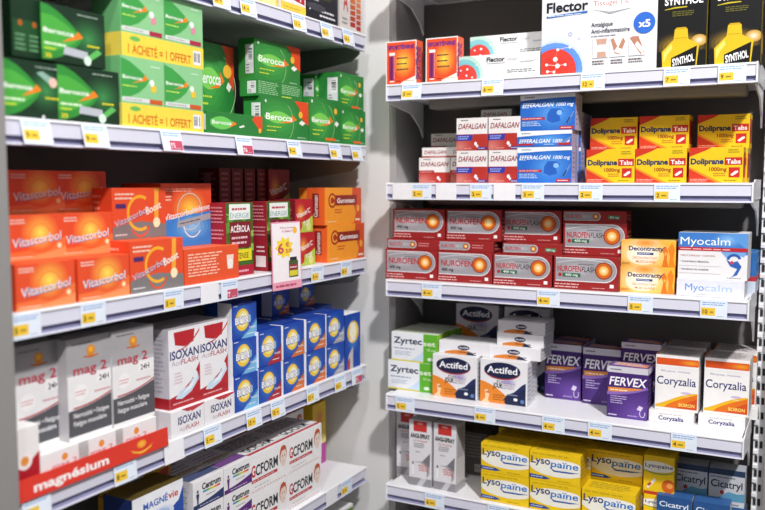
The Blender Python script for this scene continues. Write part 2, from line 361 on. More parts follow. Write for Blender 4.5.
# --- fourth right shelf
a = K('zyr', .109, .0625, .031, 'E9ECF0', '8FBF3A', 'DCE6D0')
a.p([(.4, 0), (.78, .5), (.78, 0)], 'C8DCF0').r(.7, 0, 1, 1, '5FB02C', 'colour_panel').r(0, 0, .7, .05, 'D8CC4A')
a.t('Zyrtec', .05, .62, .22, '1A2848', w=.62, bold=.045).t('set', .7, .6, .17, 'E8F4DC', w=.26, bold=.03).t('10 mg', .78, .42, .09, 'D8ECC8', w=.18, bold=.015)
a.lines(.06, .4, .6, .5, 1, '9AA4B4').lines(.08, .2, .45, .36, 3, 'A8B8CC').e(.85, .14, .06, .06, 'E4F0DC', 'picture')
def acti(key, W, H, D):
    a = K(key, W, H, D, 'E7E6E9', 'D4D3D6', 'E4E4E6')
    if H > .06:
        a.swoosh(uv_arc(0, .62, lambda t: (0, .5-.12*t-.25*t*t)), 'E8892E').glow(.6, .5, .18, .16, '9A8CC8', 'E7E6E9', 4)
        a.p([(.55, 0), (.5, .1), (.58, .22), (.78, .32), (.97, .5), (.97, 0)], '1E2748').p([(.62, .18), (.9, .48), (.97, .52), (.97, .4)], '262E5E')
        a.e(.47, .745, .385, .195, 'A83A3A', 'emblem').e(.47, .765, .385, .185, '1A2246', 'emblem').t('Actifed', .15, .7, .15, 'F4F4F8', w=.64, bold=.035)
        a.t('JOUR', .28, .36, .11, '2A2020', w=.2, bold=.06).t('&NUIT', .48, .36, .12, '40386A', w=.26, bold=.09).t('&NUIT', .485, .365, .11, 'F0E8E4', w=.25, bold=.03).t('ÉTAT', .36, .48, .05, '3A3040', w=.18, bold=.01)
        a.p([(.03, 0), (.12, .1), (.1, .28), (.16, .3), (.2, .18), (.17, .05), (.22, 0)], 'F4D2A8', 'picture').r(.12, .22, .19, .25, 'C04030', 'picture').e(.76, .13, .045, .035, 'F0F0F4', 'picture').c(.9, .1, .045, '5A7CB8', 'picture')
        a.lines(.28, .06, .54, .22, 3, 'A8641E').lines(.58, .2, .82, .26, 1, '8A90B0')
    else:
        a.swoosh(uv_arc(.12, .6, lambda t: (0, .35*math.sin(PI*t*.55+.4))), 'D8802E').p([(.55, 0), (.6, .3), (.76, 0)], '1E2748')
        a.e(.5, .56, .12, .2, '1A2246', 'emblem').t('Actifed', .41, .5, .14, 'F4F4F8', w=.18, bold=.03).lines(.4, .12, .75, .28, 1, '3A3036')
    a.on('R').lines(.1, .1, .9, .9, 8 if H > .06 else 3, 'B0AFB8')
    a.on('T').lines(.1, .2, .9, .3, 1, 'C4C4CA')
acti('acti', .1, .0892, .03); acti('actif', .112, .026, .075); acti('actis', .098, .0255, .07)
def ferv(key, H):
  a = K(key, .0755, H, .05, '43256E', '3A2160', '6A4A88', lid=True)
  a.glow(.75, .1, .7, .6, '6A4AA0', '43256E', 8).swoosh(uv_arc(0, 1, lambda t: (.44+.16*t*t, .5+.14*t*t)), '8A6AB8').r(0, .88, 1, 1, 'CFCCD6').lines(.08, .915, .36, .965, 1, '55525E')
  a.t('FERVEX', .05, .635, .165, 'F6F4FA', w=.9, bold=.035, shear=.16).swoosh(uv_arc(.03, .86, lambda t: (.5+.09*t*t, .585+.02*t)), 'E08A3C', 'colour_panel').lines(.08, .52, .6, .57, 1, 'FBE8D0')
  a.lines(.09, .27, .5, .44, 4, 'B8A8D4', .5).lines(.04, .03, .26, .08, 1, 'D8D0E8').lines(.52, .04, .8, .09, 1, 'A898C8')
  a.ring(.88, .1, .045, .01, 'E8E0F4', 180, 360, 'picture').r(.81, .1, .825, .16, 'E8E0F4', 'picture').r(.935, .1, .95, .16, 'E8E0F4', 'picture').p([(.74, .2), (.84, .17), (.9, .25), (.8, .28)], 'D8CCE8', 'picture')
  a.on('T').p([(.1, .3), (.95, .1), (.95, .6), (.2, .8)], 'D8864A').lines(.1, .2, .9, .8, 3, 'D8D0E4')
  a.on('R').r(0, .88, 1, 1, 'CFCCD6').lines(.1, .1, .9, .8, 8, '7A64A8')
ferv('fer', .115); ferv('ferS', .099)
a = K('ferb', .07, .036, .05, '43256E', '3A2160', '6A4A88')
a = K('cory', .077, .104, .078, 'EEECEA', 'D9D7D6', 'E2DCDA')
a.r(.02, .82, .98, .95, 'D8531E').glow(.82, .885, .3, .062, 'F0A42C', 'D8531E', 5).r(.02, .95, .98, 1, 'EEECEA').r(.02, .77, .98, .823, 'EEECEA')
a.t('Rhume, rhinite', .14, .7, .035, '8A8AB8', w=.66, bold=0).t('Coryzalia', .04, .47, .15, '22226E', w=.9, bold=.012)
a.swoosh(uv_arc(.02, .98, lambda t: (.05, .09+.26*math.sin(t*1.5)**1.3)), 'E8B420').swoosh(uv_arc(.22, .98, lambda t: (.05, .05+.28*t**.7)), 'E0701E').swoosh(uv_arc(.5, .98, lambda t: (.05, .05+.2*t**.8)), 'D04E1C')
a.e(.72, .34, .12, .02, 'C8B8D8', 'picture').lines(.66, .27, .82, .31, 1, 'F0D0B0').t('BOIRON', .56, .09, .06, 'F4E070', w=.36, bold=.03)
a.on('T').lines(.1, .1, .9, .9, 9, 'A8A0A4').r(.0, .0, .06, 1, 'E0A080').on('R').lines(.1, .1, .9, .9, 10, 'C0BCC0')
a = K('coryf', .080, .0215, .075, 'ECEBEA', 'DBD9D8', 'E6E4E2')
a.t('Coryzalia', .22, .26, .36, '2A2A78', w=.56, bold=.05).lines(.24, .72, .78, .84, 1, 'B8A8A8')
# --- bottom right shelf
a = K('spray', .052, .142, .045, 'DEDCDF', 'CDCBCE', 'C8C8CA', lid=True)
a.r(.2, .83, .8, .99, 'C2322E', 'colour_panel').e(.5, .95, .14, .02, 'E08A80', 'colour_panel').t('ANGI-SPRAY', .06, .73, .065, '101014', w=.88, bold=.08).t('mal de gorge', .2, .675, .035, 'B84A4A', w=.62, bold=0)
a.lines(.22, .58, .72, .66, 3, '606068').lines(.3, .5, .5, .54, 1, '9A9AA0')
a.p([(.18, .36), (.6, .38), (.95, .52), (.92, .2), (.8, .13), (.8, .3), (.5, .36)], 'A2A1A6').p([(.6, .38), (.95, .52), (.93, .3)], '77767C')
for i in range(5):
    for j in range(3): a.c(.5+.085*i-.02*j, .24+.035*j+.01*(i % 2), .011, 'CC3A34', 'emblem')
a.r(.14, .17, .22, .32, 'F2F2F4', 'picture').r(.15, .32, .21, .36, '5A5A60', 'picture').r(0, 0, 1, .12, '8E8D92').p([(.35, 0), (.55, .12), (.8, .12), (.6, 0)], 'C2C1C6')
a.on('R').lines(.15, .5, .85, .95, 12, '9A98A0').r(0, 0, 1, .12, 'A8A6AA')
def lyso(key, W, H, D, small):
    a = K(key, W, H, D, 'EBC417', 'D2AC12', 'E2BC18')
    if not small:
        a.e(.55, .5, .55, .3, 'F0EEE0').p([(0, .78), (.5, .86), (1, .82), (1, 1), (0, 1)], 'EBC417').e(.7, .66, .3, .12, 'F6F4EC')
        a.t('Lyso', .03, .58, .24, '1E2C66', w=.38, bold=.035).t('païne', .42, .53, .22, '3478C4', w=.54, bold=.035, shear=.1)
        a.p([(.4, .5), (.5, .42), (1, .44), (.8, .38), (.48, .37)], '2A50A0').lines(.5, .42, .9, .46, 1, 'D8E4F4')
        a.p([(0, .2), (.3, .18), (.42, .11), (.3, .07), (0, .07)], '24468C', 'colour_panel').lines(.03, .1, .28, .17, 1, 'C0D0F0').lines(.55, .06, .85, .1, 1, '8A7A20').lines(.05, .86, .9, .96, 1, 'C8A810')
    else:
        a.e(.4, .72, .6, .14, 'F2F0E4').swoosh(uv_arc(.02, .95, lambda t: (.6-.07*math.sin(PI*t), .62-.06*math.sin(PI*t))), '5A9A4A').t('Lysopaïne', .05, .7, .1, '26406E', w=.9, bold=.03)
        a.p([(.1, .18), (.16, .14), (.42, .38), (.36, .43)], 'E8E4DA', 'picture').p([(.12, .24), (.2, .2), (.28, .28), (.22, .32)], 'B84A3A', 'picture').e(.82, .26, .22, .17, 'D8641E', 'picture').e(.86, .28, .1, .07, 'F0A050', 'picture').r(.02, .0, .98, .08, 'B83A2A', 'colour_panel')
    a.on('R').lines(.1, .15, .9, .85, 5, 'A88C18').on('T').lines(.1, .15, .9, .85, 4, 'A89424')
lyso('lyso', .1005, .0595, .052, False); lyso('lysos', .056, .0755, .055, True); lyso('lysob', .056, .0525, .055, True)
def cica(key, bluetop):
    a = K(key, .0625, .06 if bluetop else .07, .04, 'C9CCD2', 'AEB2BA', '2E5A92' if bluetop else 'B4B8C0')
    if bluetop:
        a.r(0, .5, 1, 1, '244E86').t('Cicatryl', .08, .66, .17, 'DCE6F2', w=.82, bold=.02).lines(.4, .54, .9, .6, 1, '8AA8CC').p([(.2, .1), (.6, .35), (1, .4), (1, .1)], '5A9AC8')
    else:
        a.r(0, .84, 1, 1, '2A3E5C').t('Cicatryl', .06, .5, .2, '24262E', w=.88, bold=.03).lines(.06, .74, .8, .81, 1, '70747C').p([(.25, .2), (.55, .4), (.8, .36), (1, .4), (1, .16), (.6, .14)], '5E9CBE').e(.38, .36, .06, .06, 'A83A40', 'picture').lines(.5, .03, .9, .1, 1, '60646C')
cica('cica', False); cica('cicb', True)
# --- top left shelf
a = K('tabs_y', .115, .09, .05, 'F0C850', 'E8C040', 'F0D060'); a.lines(.1, .6, .8, .85, 2, 'C87A30').lines(.1, .2, .8, .4, 2, 'B88A20').r(.6, .05, .95, .3, 'F8E8A0')
a = K('tabs_w', .083, .09, .05, 'EFE6E4', 'E0D8D6'); a.r(0, 0, 1, .2, 'EDCB4A').p([(.35, .3), (.95, .24), (.95, .72), (.35, .78)], 'B8283A', 'colour_panel').t('Cap', .42, .36, .22, 'F6E6E6', w=.48, bold=.03).lines(.1, .02, .8, .14, 2, 'C8A030')
a = K('tabs_b', .116, .09, .05, '24242A', '1C1C20'); a.r(.3, .5, .75, .95, '3E4220').ring(.52, .72, .2, .05, 'C8C83A', part='emblem').r(.36, .64, .66, .78, 'A8AE2C', 'emblem').lines(.1, .42, .4, .48, 1, 'B0B0B4').lines(.4, .1, .9, .3, 2, 'D8D8DC').p([(.08, .2), (.16, .28), (.08, .36)], 'F0F0F2').e(.3, .3, .3, .08, '44444C')
a = K('swatch', .094, .115, .04, 'CFC8C4', 'B8B4B2')
for i in range(8): a.r(.45, .1+.105*i, .68, .185+.105*i, mix('A8302A', 'E0A030', i/8), 'colour_panel').r(.72, .06+.105*i, .92, .145+.105*i, mix('A8302A', 'E8B048', i/8), 'colour_panel')
a.t('A', .15, .35, .4, 'B8403A', w=.2, bold=.02).lines(.1, .1, .35, .25, 2, '909090')
# --- second left shelf
GR = '2A7E38'
def leaf(a, cx, cy, rx, ry, c, tip='E87A1E'):
    n = 16
    up = [(cx-rx+2*rx*i/n, cy+ry*math.sin(PI*min(1, (.12+.88*i/n)))) for i in range(n+1)]
    dn = [(cx-rx+2*rx*i/n, cy-ry*math.sin(PI*min(1, (.12+.88*i/n)))) for i in range(n, -1, -1)]
    a.p(up+dn, c, 'emblem')
def dark(key, W, H, cc):
    a = K(key, W, H, .05, '12301C', '14381E', '1C4A24', name='vitamin_box')
    a.glow(.72, .5, .34, .4, '3C8A4A', '12301C', 7)
    a.p([(0, .98), (.12, .96), (.26, .88), (.42, .74), (.55, .6), (.64, .5), (.57, .37), (.44, .22), (.28, .1), (.12, .03), (0, .02)], '318C36', 'emblem')
    a.p([(0, .8), (.16, .8), (.34, .71), (.5, .59), (.6, .49), (.48, .36), (.3, .24), (.14, .18), (0, .18)], '4AA840', 'emblem')
    a.p([(.3, .36), (.58, .47), (.64, .5), (.56, .6), (.52, .53), (.4, .44)], 'F0801E', 'emblem').t('Berocca', .03, .49, .085, 'F0F6EC', w=.46, bold=.04)
    a.lines(.04, .26, .4, .36, 1, 'D8F0C8').lines(.04, .18, .24, .26, 1, 'C8DC3A').lines(.7, .34, .94, .42, 1, 'D8D02A').lines(.55, .88, .95, .93, 1, '9AB0A0')
    if cc == 0: a.p([(.32, .16), (.72, .12), (.7, .26), (.34, .3)], 'B8BCC4').p([(.62, .1), (.7, .06), (.94, .28), (.86, .34)], '5EB85A', 'picture').c(.7, .1, .085, 'D8F0DC', 'picture').t('30', .04, .06, .08, 'E8D82A', w=.1, bold=.03)
    else: a.p([(.56, .8), (.66, .84), (.84, .74), (.78, .62)], '8AB0A0', 'picture').c(.84, .66, .09, 'E8C0B0', 'picture').c(.66, .04, .03, 'E8E8E8', 'picture')
dark('dkw', .108, .074, 0); dark('dkn', .092, .072, 1)
a = K('dks', .027, .078, .10, '10301A', '0C2412', '12301A', name='vitamin_box'); a.r(.1, .1, .9, .6, '1A4A24').e(.5, .55, .12, .05, 'A85A1E', 'emblem').lines(.2, .1, .8, .4, 4, '6A9A70').on('L').p([(0, .2), (.7, .5), (0, .8)], '245E2C')
def duo(key, cc, cr):
    a = K(key, .1775, .1, .055, '8CC88E', '6FB676', '4E9C56', name='twin_pack')
    for o in (0, .5):
        a.p([(o+.002, .97), (o+.1, .93), (o+.2, .84), (o+.28, .75), (o+.32, .7), (o+.28, .6), (o+.2, .5), (o+.1, .43), (o+.002, .41)], '3E9E48', 'emblem#%d' % (o*2))
        a.p([(o+.12, .62), (o+.28, .68), (o+.31, .71), (o+.27, .76), (o+.24, .7)], 'E8861E', 'emblem#%d' % (o*2)).t('Berocca', o+.02, .68, .05, 'F2F8EE', w=.22, bold=.03)
        a.lines(o+.02, .56, o+.2, .6, 1, 'C8E85A').r(o+.01, .36, o+.32, .42, 'D8DCD8').r(o+.32, .35, o+.47, .42, cr, 'colour_panel').lines(o+.04, .37, o+.28, .41, 1, 'A8ACA8').c(o+.37, .58, .06, cc, 'picture#%d' % (o*2)).c(o+.35, .66, .05, 'E6F2E4', 'picture#%d' % (o*2)).lines(o+.34, .88, o+.46, .92, 1, 'D8ECD8')
    a.r(.497, .33, .503, 1, '5AA062')
    a.r(0, 0, 1, .33, 'EFD54A', 'sleeve').t('1 ACHETÉ = 1 OFFERT', .07, .05, .13, 'D2701E', w=.76, bold=.045, part='sleeve').e(.15, .26, .06, .035, '6AB85A', 'sleeve')
    a.barcode(.86, .05, .96, .27).on('L').r(0, 0, 1, .33, 'E8D050', 'sleeve')
duo('duoA', 'D88AA0', 'A82A44'); duo('duoB', 'E8C23A', 'C85A2A')
def bero(key, W, H, D, kind=0):
    a = K(key, W, H, D, GR, '2B8238', '2F8A3A', name='vitamin_box')
    if kind == 3:
        a.lines(.03, .15, .48, .9, 7, '9AD09A').lines(.53, .3, .97, .9, 6, '9AD09A').lines(.53, .08, .8, .25, 1, 'C8DC4A')
    elif kind == 2:
        leaf(a, .27, .5, .22, .3, '6AC85A'); a.t('Berocca', .08, .44, .17, 'F2F8EE', w=.34, bold=.03).p([(.34, .3), (.48, .45), (.52, .52), (.44, .62), (.43, .48)], 'F07E20', 'emblem').p([(.86, 1), (.8, .8), (.92, .4), (1, .3), (1, 1)], 'E0502A').c(.95, .3, .12, 'F0B23A', 'picture').p([(.55, .4), (.64, .5), (.66, .42), (.57, .34)], 'E8F0E4', 'picture')
    else:
        a.glow(.35, .5, .5, .55, '4CB04C', GR, 5).ring(.42, .42, .5, .012, 'B8E0A8', -50, 60)
        if kind == 0: a.p([(.68, 1), (.78, .86), (.88, .5), (1, .4), (1, 1)], 'DE4C24', 'colour_panel')
        cy = .52 if kind == 0 else .5
        a.p([(.05, cy)]+[(.05+.6*t, cy+.16*math.sin(PI*t*.9+.2)) for t in [i/8 for i in range(9)]]+[(.72, cy)]+[(.05+.6*t, cy-.14*math.sin(PI*t*.9+.2)) for t in [i/8 for i in range(8, -1, -1)]], '7CD05A', 'emblem')
        a.p([(.3, cy-.13), (.58, cy-.1), (.74, cy), (.62, cy+.12), (.62, cy), (.5, cy-.07)], 'F07E20', 'emblem')
        a.t('Berocca', .08, cy-.06, .16 if kind == 0 else .11, 'F6FAF4', w=.56, bold=.03, shear=.05)
        a.lines(.1, cy-.26, .46, cy-.2, 1, 'C8DC3A').lines(.1, cy-.36, .34, cy-.29, 1, 'D0D83A').c(.08, .9, .04, 'C8E0C8', 'emblem')
        a.c(.82, .66 if kind == 0 else .74, .09 if kind == 0 else .07, 'F0B83A', 'picture').p([(.78, .44), (.84, .52), (.93, .46), (.86, .38)], 'E8F0E4', 'picture')
        a.lines(.75, .05, .94, .09, 1, 'C8E0C8')
        if kind == 1: a.r(.48, .05, .8, .11, 'E86A2A', 'colour_panel').ring(.2, .5, .46, .01, '8ACA7A', -60, 60)
    a.on('L').r(.45, .15, .95, .85, 'D9DADD', 'colour_panel').barcode(.6, .42, .92, .82, True).lines(.5, .18, .7, .4, 3, '808088', part='small_print')
bero('berT', .104, .13, .06, 0); bero('berF', .150, .036, .06, 2); bero('berA', .148, .074, .036); bero('berX', .145, .031, .038, 3); bero('berB', .152, .073, .04)
bero('berC', .12, .087, .05, 1); bero('berD', .105, .074, .05, 1); bero('berE', .055, .06, .05, 1)
# --- third left shelf
def vita(key, W, H, v=0):
    a = K(key, W, H, .085, 'E4502A', 'DB4A28', 'E25A30', name='vitamin_box')
    if v == 0:
        a.swoosh(uv_arc(0, 1, lambda t: (0, .18+.3*t*t)), 'F0743C').swoosh(uv_arc(0, 1, lambda t: (0, .05+.2*t*t)), 'F4925A').glow(.55, .6, .33, .46, 'FFE25A', 'E8582C', 9, 'emblem').ring(.55, .5, .3, .015, 'E8642A', part='emblem')
        a.t('Vitascorbol', .08, .27, .2, '6A6A94', w=.84, bold=.05, rot=6, shear=.15).t('Vitascorbol', .075, .285, .2, 'F2E8EE', w=.84, bold=.01, rot=6, shear=.15)
        a.lines(.05, .8, .32, .93, 2, 'FAD8C8').lines(.05, .05, .4, .1, 1, 'F8D0B8').c(.88, .28, .06, 'FBE0B0', 'picture')
    elif v == 1:
        a.p([(0, 0), (0, .24), (.5, .34), (1, .26), (1, 0)], '7E7A7A').ring(.5, .5, .36, .06, 'F4B02C', 60, 300, 'emblem').ring(.5, .28, .26, .04, 'E0502A', 200, 350, 'emblem')
        a.p([(.76, .2), (.84, .2), (.86, 1), (.78, 1)], 'F4A83A', 'picture').c(.81, .3, .1, 'F8E8C0', 'picture').r(.06, .6, .24, .69, '4A2A68', 'colour_panel').lines(.05, .76, .4, .92, 2, 'F8D0BC')
        a.t('Vitascorbol', .05, .22, .13, '5E5A84', w=.62, bold=.04, rot=18, shear=.1).t('Vitascorbol', .048, .23, .13, 'D8CCD8', w=.62, bold=.0, rot=18, shear=.1).t('Boost', .62, .46, .15, 'F4E8DC', w=.3, bold=.04, rot=18, shear=.1).lines(.04, .06, .3, .12, 1, 'E0DCDC')
    elif v == 2:
        a.glow(.55, .6, .36, .32, 'FFD84A', 'E4502A', 8, 'emblem').p([(0, 0), (0, .42), (1, .56), (1, 0)], '3A84D4').glow(.6, .3, .4, .22, '9ACAF0', '3A84D4', 5).ring(.55, .55, .3, .015, 'C8D0C8', part='emblem').ring(.6, .35, .22, .02, 'E8F0F8', 180, 330, 'emblem')
        a.t('Vitascorbol', .06, .42, .1, 'F8F0F0', w=.56, bold=.03, rot=8, shear=.1).t('défense', .62, .53, .09, 'F8F0F0', w=.34, bold=.03, rot=8, shear=.1)
        a.p([(.3, .3), (.98, .42), (.98, .52), (.3, .4)], 'A8A8B0', 'colour_panel').lines(.34, .34, .85, .38, 1, '4A4A58', rot=7).lines(.04, .72, .2, .82, 2, 'F8D0BC').lines(.06, .86, .7, .93, 2, 'F0A890').lines(.04, .05, .3, .1, 1, 'D8E8F8')
    a.on('L').lines(.2, .1, .8, .9, 7, 'F0A890')
vita('vit', .094, .0595); vita('vitB', .114, .077, 1); vita('vitD', .124, .104, 2)
a = K('vitS', .138, .057, .06, 'E5552C', 'E04A26', 'EA6A3C', name='vitamin_box'); a.lines(.06, .2, .68, .88, 8, 'F8C8B0').p([(.78, .3), (.88, .3), (.9, .72), (.76, .72)], 'F6D8C8', 'picture').c(.83, .46, .14, 'F8EDE4', 'picture')
def acer(key, W, H, D, txt):
    a = K(key, W, H, D, '3E6A24', '9C2030', 'A82838', name='supplement_box')
    for i in range(26):
        u, v = a.rnd.random(), .35+.62*a.rnd.random(); a.e(u, v, .13, .05, a.rnd.choice(['5A9A34', '2E5A1E', '86BE4A', '3E7A2A']), 'picture', 8)
    a.r(0, 0, 1, .14, 'A81E34').r(.1, .77, .88, .98, 'EDF0EC', 'colour_panel').lines(.2, .88, .8, .95, 1, 'B84A5A').t(txt, .13, .79, .07, '6AA0A0', w=.72, bold=-.0)
    a.r(.12, .38, .9, .74, '7E1A26', 'colour_panel').t('ACÉROLA', .14, .6, .09, 'F8F0F0', w=.72, bold=.04).lines(.18, .42, .84, .56, 2, 'E8B8C0')
    a.r(.08, .2, .92, .36, 'E8D82A', 'colour_panel').t('INTENSE', .2, .235, .08, '5A4A10', w=.6, bold=.02).lines(.3, .03, .9, .1, 1, 'E8A0B0')
    a.on('L').lines(.12, .72, .9, .96, 5, 'D88A94').lines(.12, .5, .9, .66, 3, 'D88A94').r(.3, .06, .92, .22, 'E8D8D8', 'colour_panel').lines(.35, .26, .85, .38, 2, 'F0C8CC')
acer('acer', .076, .128, .036, 'ÉNERGIE'); acer('acerb', .076, .128, .036, 'ÉNERGIE')
def fruit(key, W, H, c0):
    a = K(key, W, H, .06, c0, '7A1A24', '8A1E28', name='vitamin_box')
    a.p([(0, 0), (0, .35), (.5, .3), (1, .5), (1, 0)], 'B8C84A').glow(.3, .62, .3, .3, 'F4B43A', c0, 5, 'picture').c(.2, .22, .17, 'C8302A', 'picture').c(.75, .16, .13, 'D8DC8A', 'picture')
    a.t('Vitamin’C', .08, .42, .15, 'F4ECE0', w=.8, bold=.04, rot=14, shear=.1).t('TOP', .45, .18, .15, 'F4ECE0', w=.4, bold=.04, rot=10)
    a.on('L').lines(.1, .1, .9, .9, 6, 'A85A60').r(.3, .3, .6, .9, 'C0707A')
fruit('frA', .062, .065, 'B8242C'); fruit('frB', .075, .095, '8E1C28')
def gur(key, W, H, D):
    a = K(key, W, H, D, 'F2992E', 'EE8A2A', 'F0A040', name='vitamin_box')
    a.p([(.74, 1), (.72, .7), (.84, .3), (.78, 0), (1, 0), (1, 1)], 'D2502A', 'colour_panel').swoosh(uv_arc(.72, .82, lambda t: (0, 0.02)), 'D2502A')
    a.r(.2, .52, .86, .8, '8E2A20', 'emblem').c(.17, .66, .2, 'A8341E', 'emblem').ring(.17, .66, .14, .05, 'F4A83A', 20, 330, 'emblem').t('Guronsan', .3, .59, .13, 'F8F0EC', w=.5, bold=.04)
    a.lines(.24, .3, .45, .44, 2, 'B84A22').lines(.04, .06, .3, .12, 1, 'FBD8A0').e(.9, .42, .04, .1, 'F0A838', 'picture').r(.82, .08, .96, .13, 'FBE0D0')
    a.on('L').r(.3, 0, .95, 1, 'E8602A').r(.5, .2, .75, .85, '8E2A20', 'emblem').t('Guronsan', .7, .22, .13, 'F8E8E0', w=.68, rot=90, bold=.02)
gur('gurA', .146, .076, .065); gur('gurB', .150, .076, .065)
# --- fourth left shelf
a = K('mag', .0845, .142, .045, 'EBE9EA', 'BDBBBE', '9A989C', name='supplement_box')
a.r(0, .62, 1, 1, 'A7A5A8').swoosh(uv_arc(0, 1, lambda t: (.5+.0*t, .66+.02*t)), 'B9B7BA').r(0, .5, 1, .64, 'EBE9EA').swoosh(uv_arc(0, 1, lambda t: (.04, .3+.1*t*t)), '55555A').swoosh(uv_arc(.1, 1, lambda t: (.31+.1*t*t, .325+.1*t*t)), 'B83A40')
a.c(.5, .86, .055, 'E08A24', 'emblem').c(.5, .87, .03, 'F0B23A', 'emblem').swoosh([(.34, .8, .815), (.5, .785, .805), (.66, .8, .815)], 'C86A1E', 'emblem')
a.t('mag 2', .12, .64, .095, 'B02A3C', w=.72, bold=.03).r(.62, .52, .92, .61, 'F4F2F2').t('24H', .66, .535, .06, '2A2A2E', w=.22, bold=.03).c(.27, .46, .085, 'F4F2F2', 'emblem').lines(.14, .43, .4, .49, 2, 'D89A9E')
a.t('Nervosité • Fatigue', .1, .22, .05, 'E8E8EA', w=.76, bold=.03).t('Fatigue musculaire', .1, .14, .05, 'E8E8EA', w=.7, bold=.03).lines(.1, .93, .6, .96, 1, '6A686C').lines(.55, .42, .9, .46, 1, 'D8A0A4')
a = K('magl', .084, .0425, .045, 'ECEAEB', 'E0DEDF', 'F0EEEE', name='supplement_box'); a.c(.5, .72, .12, 'E8943A', 'emblem').t('mag 2', .25, .42, .18, 'D86A78', w=.5, bold=.02).lines(.1, .1, .5, .3, 2, 'D0CED0')
a = K('mags', .038, .088, .03, 'EAE6E6', 'EAE6E6', 'F0EEEE', name='supplement_box')
for fc in 'FL': a.on(fc).p([(0, 0), (0, .38), (.7, .5), (1, .6), (1, 0)], 'B01E2A').c(.4, .5, .13, 'F4E8E8', 'emblem').c(.4, .5, .07, 'E8943A', 'emblem').glow(.7, .1, .3, .1, 'C89A5A', 'B01E2A', 3)
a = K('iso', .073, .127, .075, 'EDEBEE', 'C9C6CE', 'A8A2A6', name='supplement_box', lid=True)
a.p([(0, 0), (0, .14), (.3, .17), (.7, .3), (1, .52), (1, 0)], 'B8222C').r(0, .0, 1, .12, 'A81E28').p([(.16, .96), (.2, .8), (.5, .76), (.8, .8), (.84, .96)], 'B8222C', 'colour_panel').swoosh(uv_arc(.3, 1, lambda t: (.72+.2*t*t, .735+.22*t*t)), 'C04048')
a.t('ISOXAN', .03, .62, .11, '26306E', w=.94, bold=.04).t('Acti', .07, .54, .065, 'B8A8B8', w=.3, bold=0, shear=.1).t('FLASH', .38, .54, .065, 'B04A58', w=.56, bold=.02, shear=.1)
a.p([(.18, .12), (.3, .2), (.6, .24), (.9, .4), (.96, .3), (.7, .16), (.4, .1)], 'C9DCEC', 'picture').c(.82, .37, .05, 'E2ECF4', 'picture').p([(.4, .16), (.7, .2), (.94, .36), (.8, .3)], 'E8F2FA', 'picture').lines(.16, .3, .42, .46, 4, 'D8C0C8').lines(.1, .04, .8, .08, 1, 'E8A8AC')
a.on('L').lines(.1, .2, .9, .95, 14, 'B0ACB8').r(0, 0, 1, .14, 'A81E28')
a = K('isol', .079, .042, .075, 'EDEBEE', 'DAD8DC', 'F0EEF0', name='supplement_box'); a.t('ISOXAN', .2, .44, .3, '26306E', w=.68, bold=.04).t('Acti', .24, .16, .17, 'B8A8B8', w=.18, bold=0).t('FLASH', .44, .16, .17, 'B04A58', w=.38, bold=.02).p([(.3, 1), (.5, .84), (.8, .9), (.95, 1)], 'C03A44').swoosh(uv_arc(.6, 1, lambda t: (.8+.15*t, .86+.15*t)), 'C04048')
def bion(key, c, W=.0715, H=.066, D=.06):
    a = K(key, W, H, D, '1C48A8', 'E4E4EA', '14389A', name='vitamin_box')
    a.glow(.42, .5, .44, .48, '5E9CE8', '1C48A8', 6).p([(.35, 0), (.62, .2), (1, .42), (1, 0)], c, 'colour_panel').p([(.5, .12), (1, .5), (1, .42), (.62, .16)], mix(c, '1C48A8', .5), 'colour_panel')
    a.c(.42, .52, .3, 'F2C83C', 'emblem').c(.44, .53, .23, 'F8E48A', 'emblem').c(.46, .54, .16, 'FBF6D8', 'emblem').t('BION', .115, .405, .2, '3A5AA8', w=.55, bold=.12).t('BION', .13, .42, .18, 'F8F8FC', w=.52, bold=.05).t('3', .64, .42, .2, '9AC4F0', w=.12, bold=.05)
    a.lines(.06, .88, .24, .94, 1, 'D8E4F8').t('Vitalité', .68, .24, .07, 'F0F4FA', w=.27, bold=.01).lines(.6, .08, .9, .14, 1, 'E8ECF4')
    a.on('L').r(.5, 0, 1, 1, 'F0F0F4').r(0, 0, .5, 1, '24509E').on('T').lines(.1, .2, .9, .8, 3, '3A62B8')
bion('bioL', '7AB8E0'); bion('bioR', 'B02A34'); bion('bioO', 'D8743A'); bion('bioG', 'A8A8B4')
a = K('bioV', .065, .12, .05, '1C48A8', '1C3E90', 'F0F0F4', name='vitamin_box'); a.glow(.5, .6, .45, .35, '6AA8EC', '1C48A8', 6).p([(.15, 0), (.2, .25), (.5, .4), (.5, 0)], 'C8C0C0', 'colour_panel').p([(.12, 0), (.14, .14), (.3, .22), (.3, 0)], 'B8404A', 'colour_panel').c(.5, .66, .2, 'F2C83C', 'emblem').c(.5, .67, .13, 'FBF2C0', 'emblem').t('BION3', .62, .5, .17, 'F8F8FC', w=.6, bold=.05, rot=90)
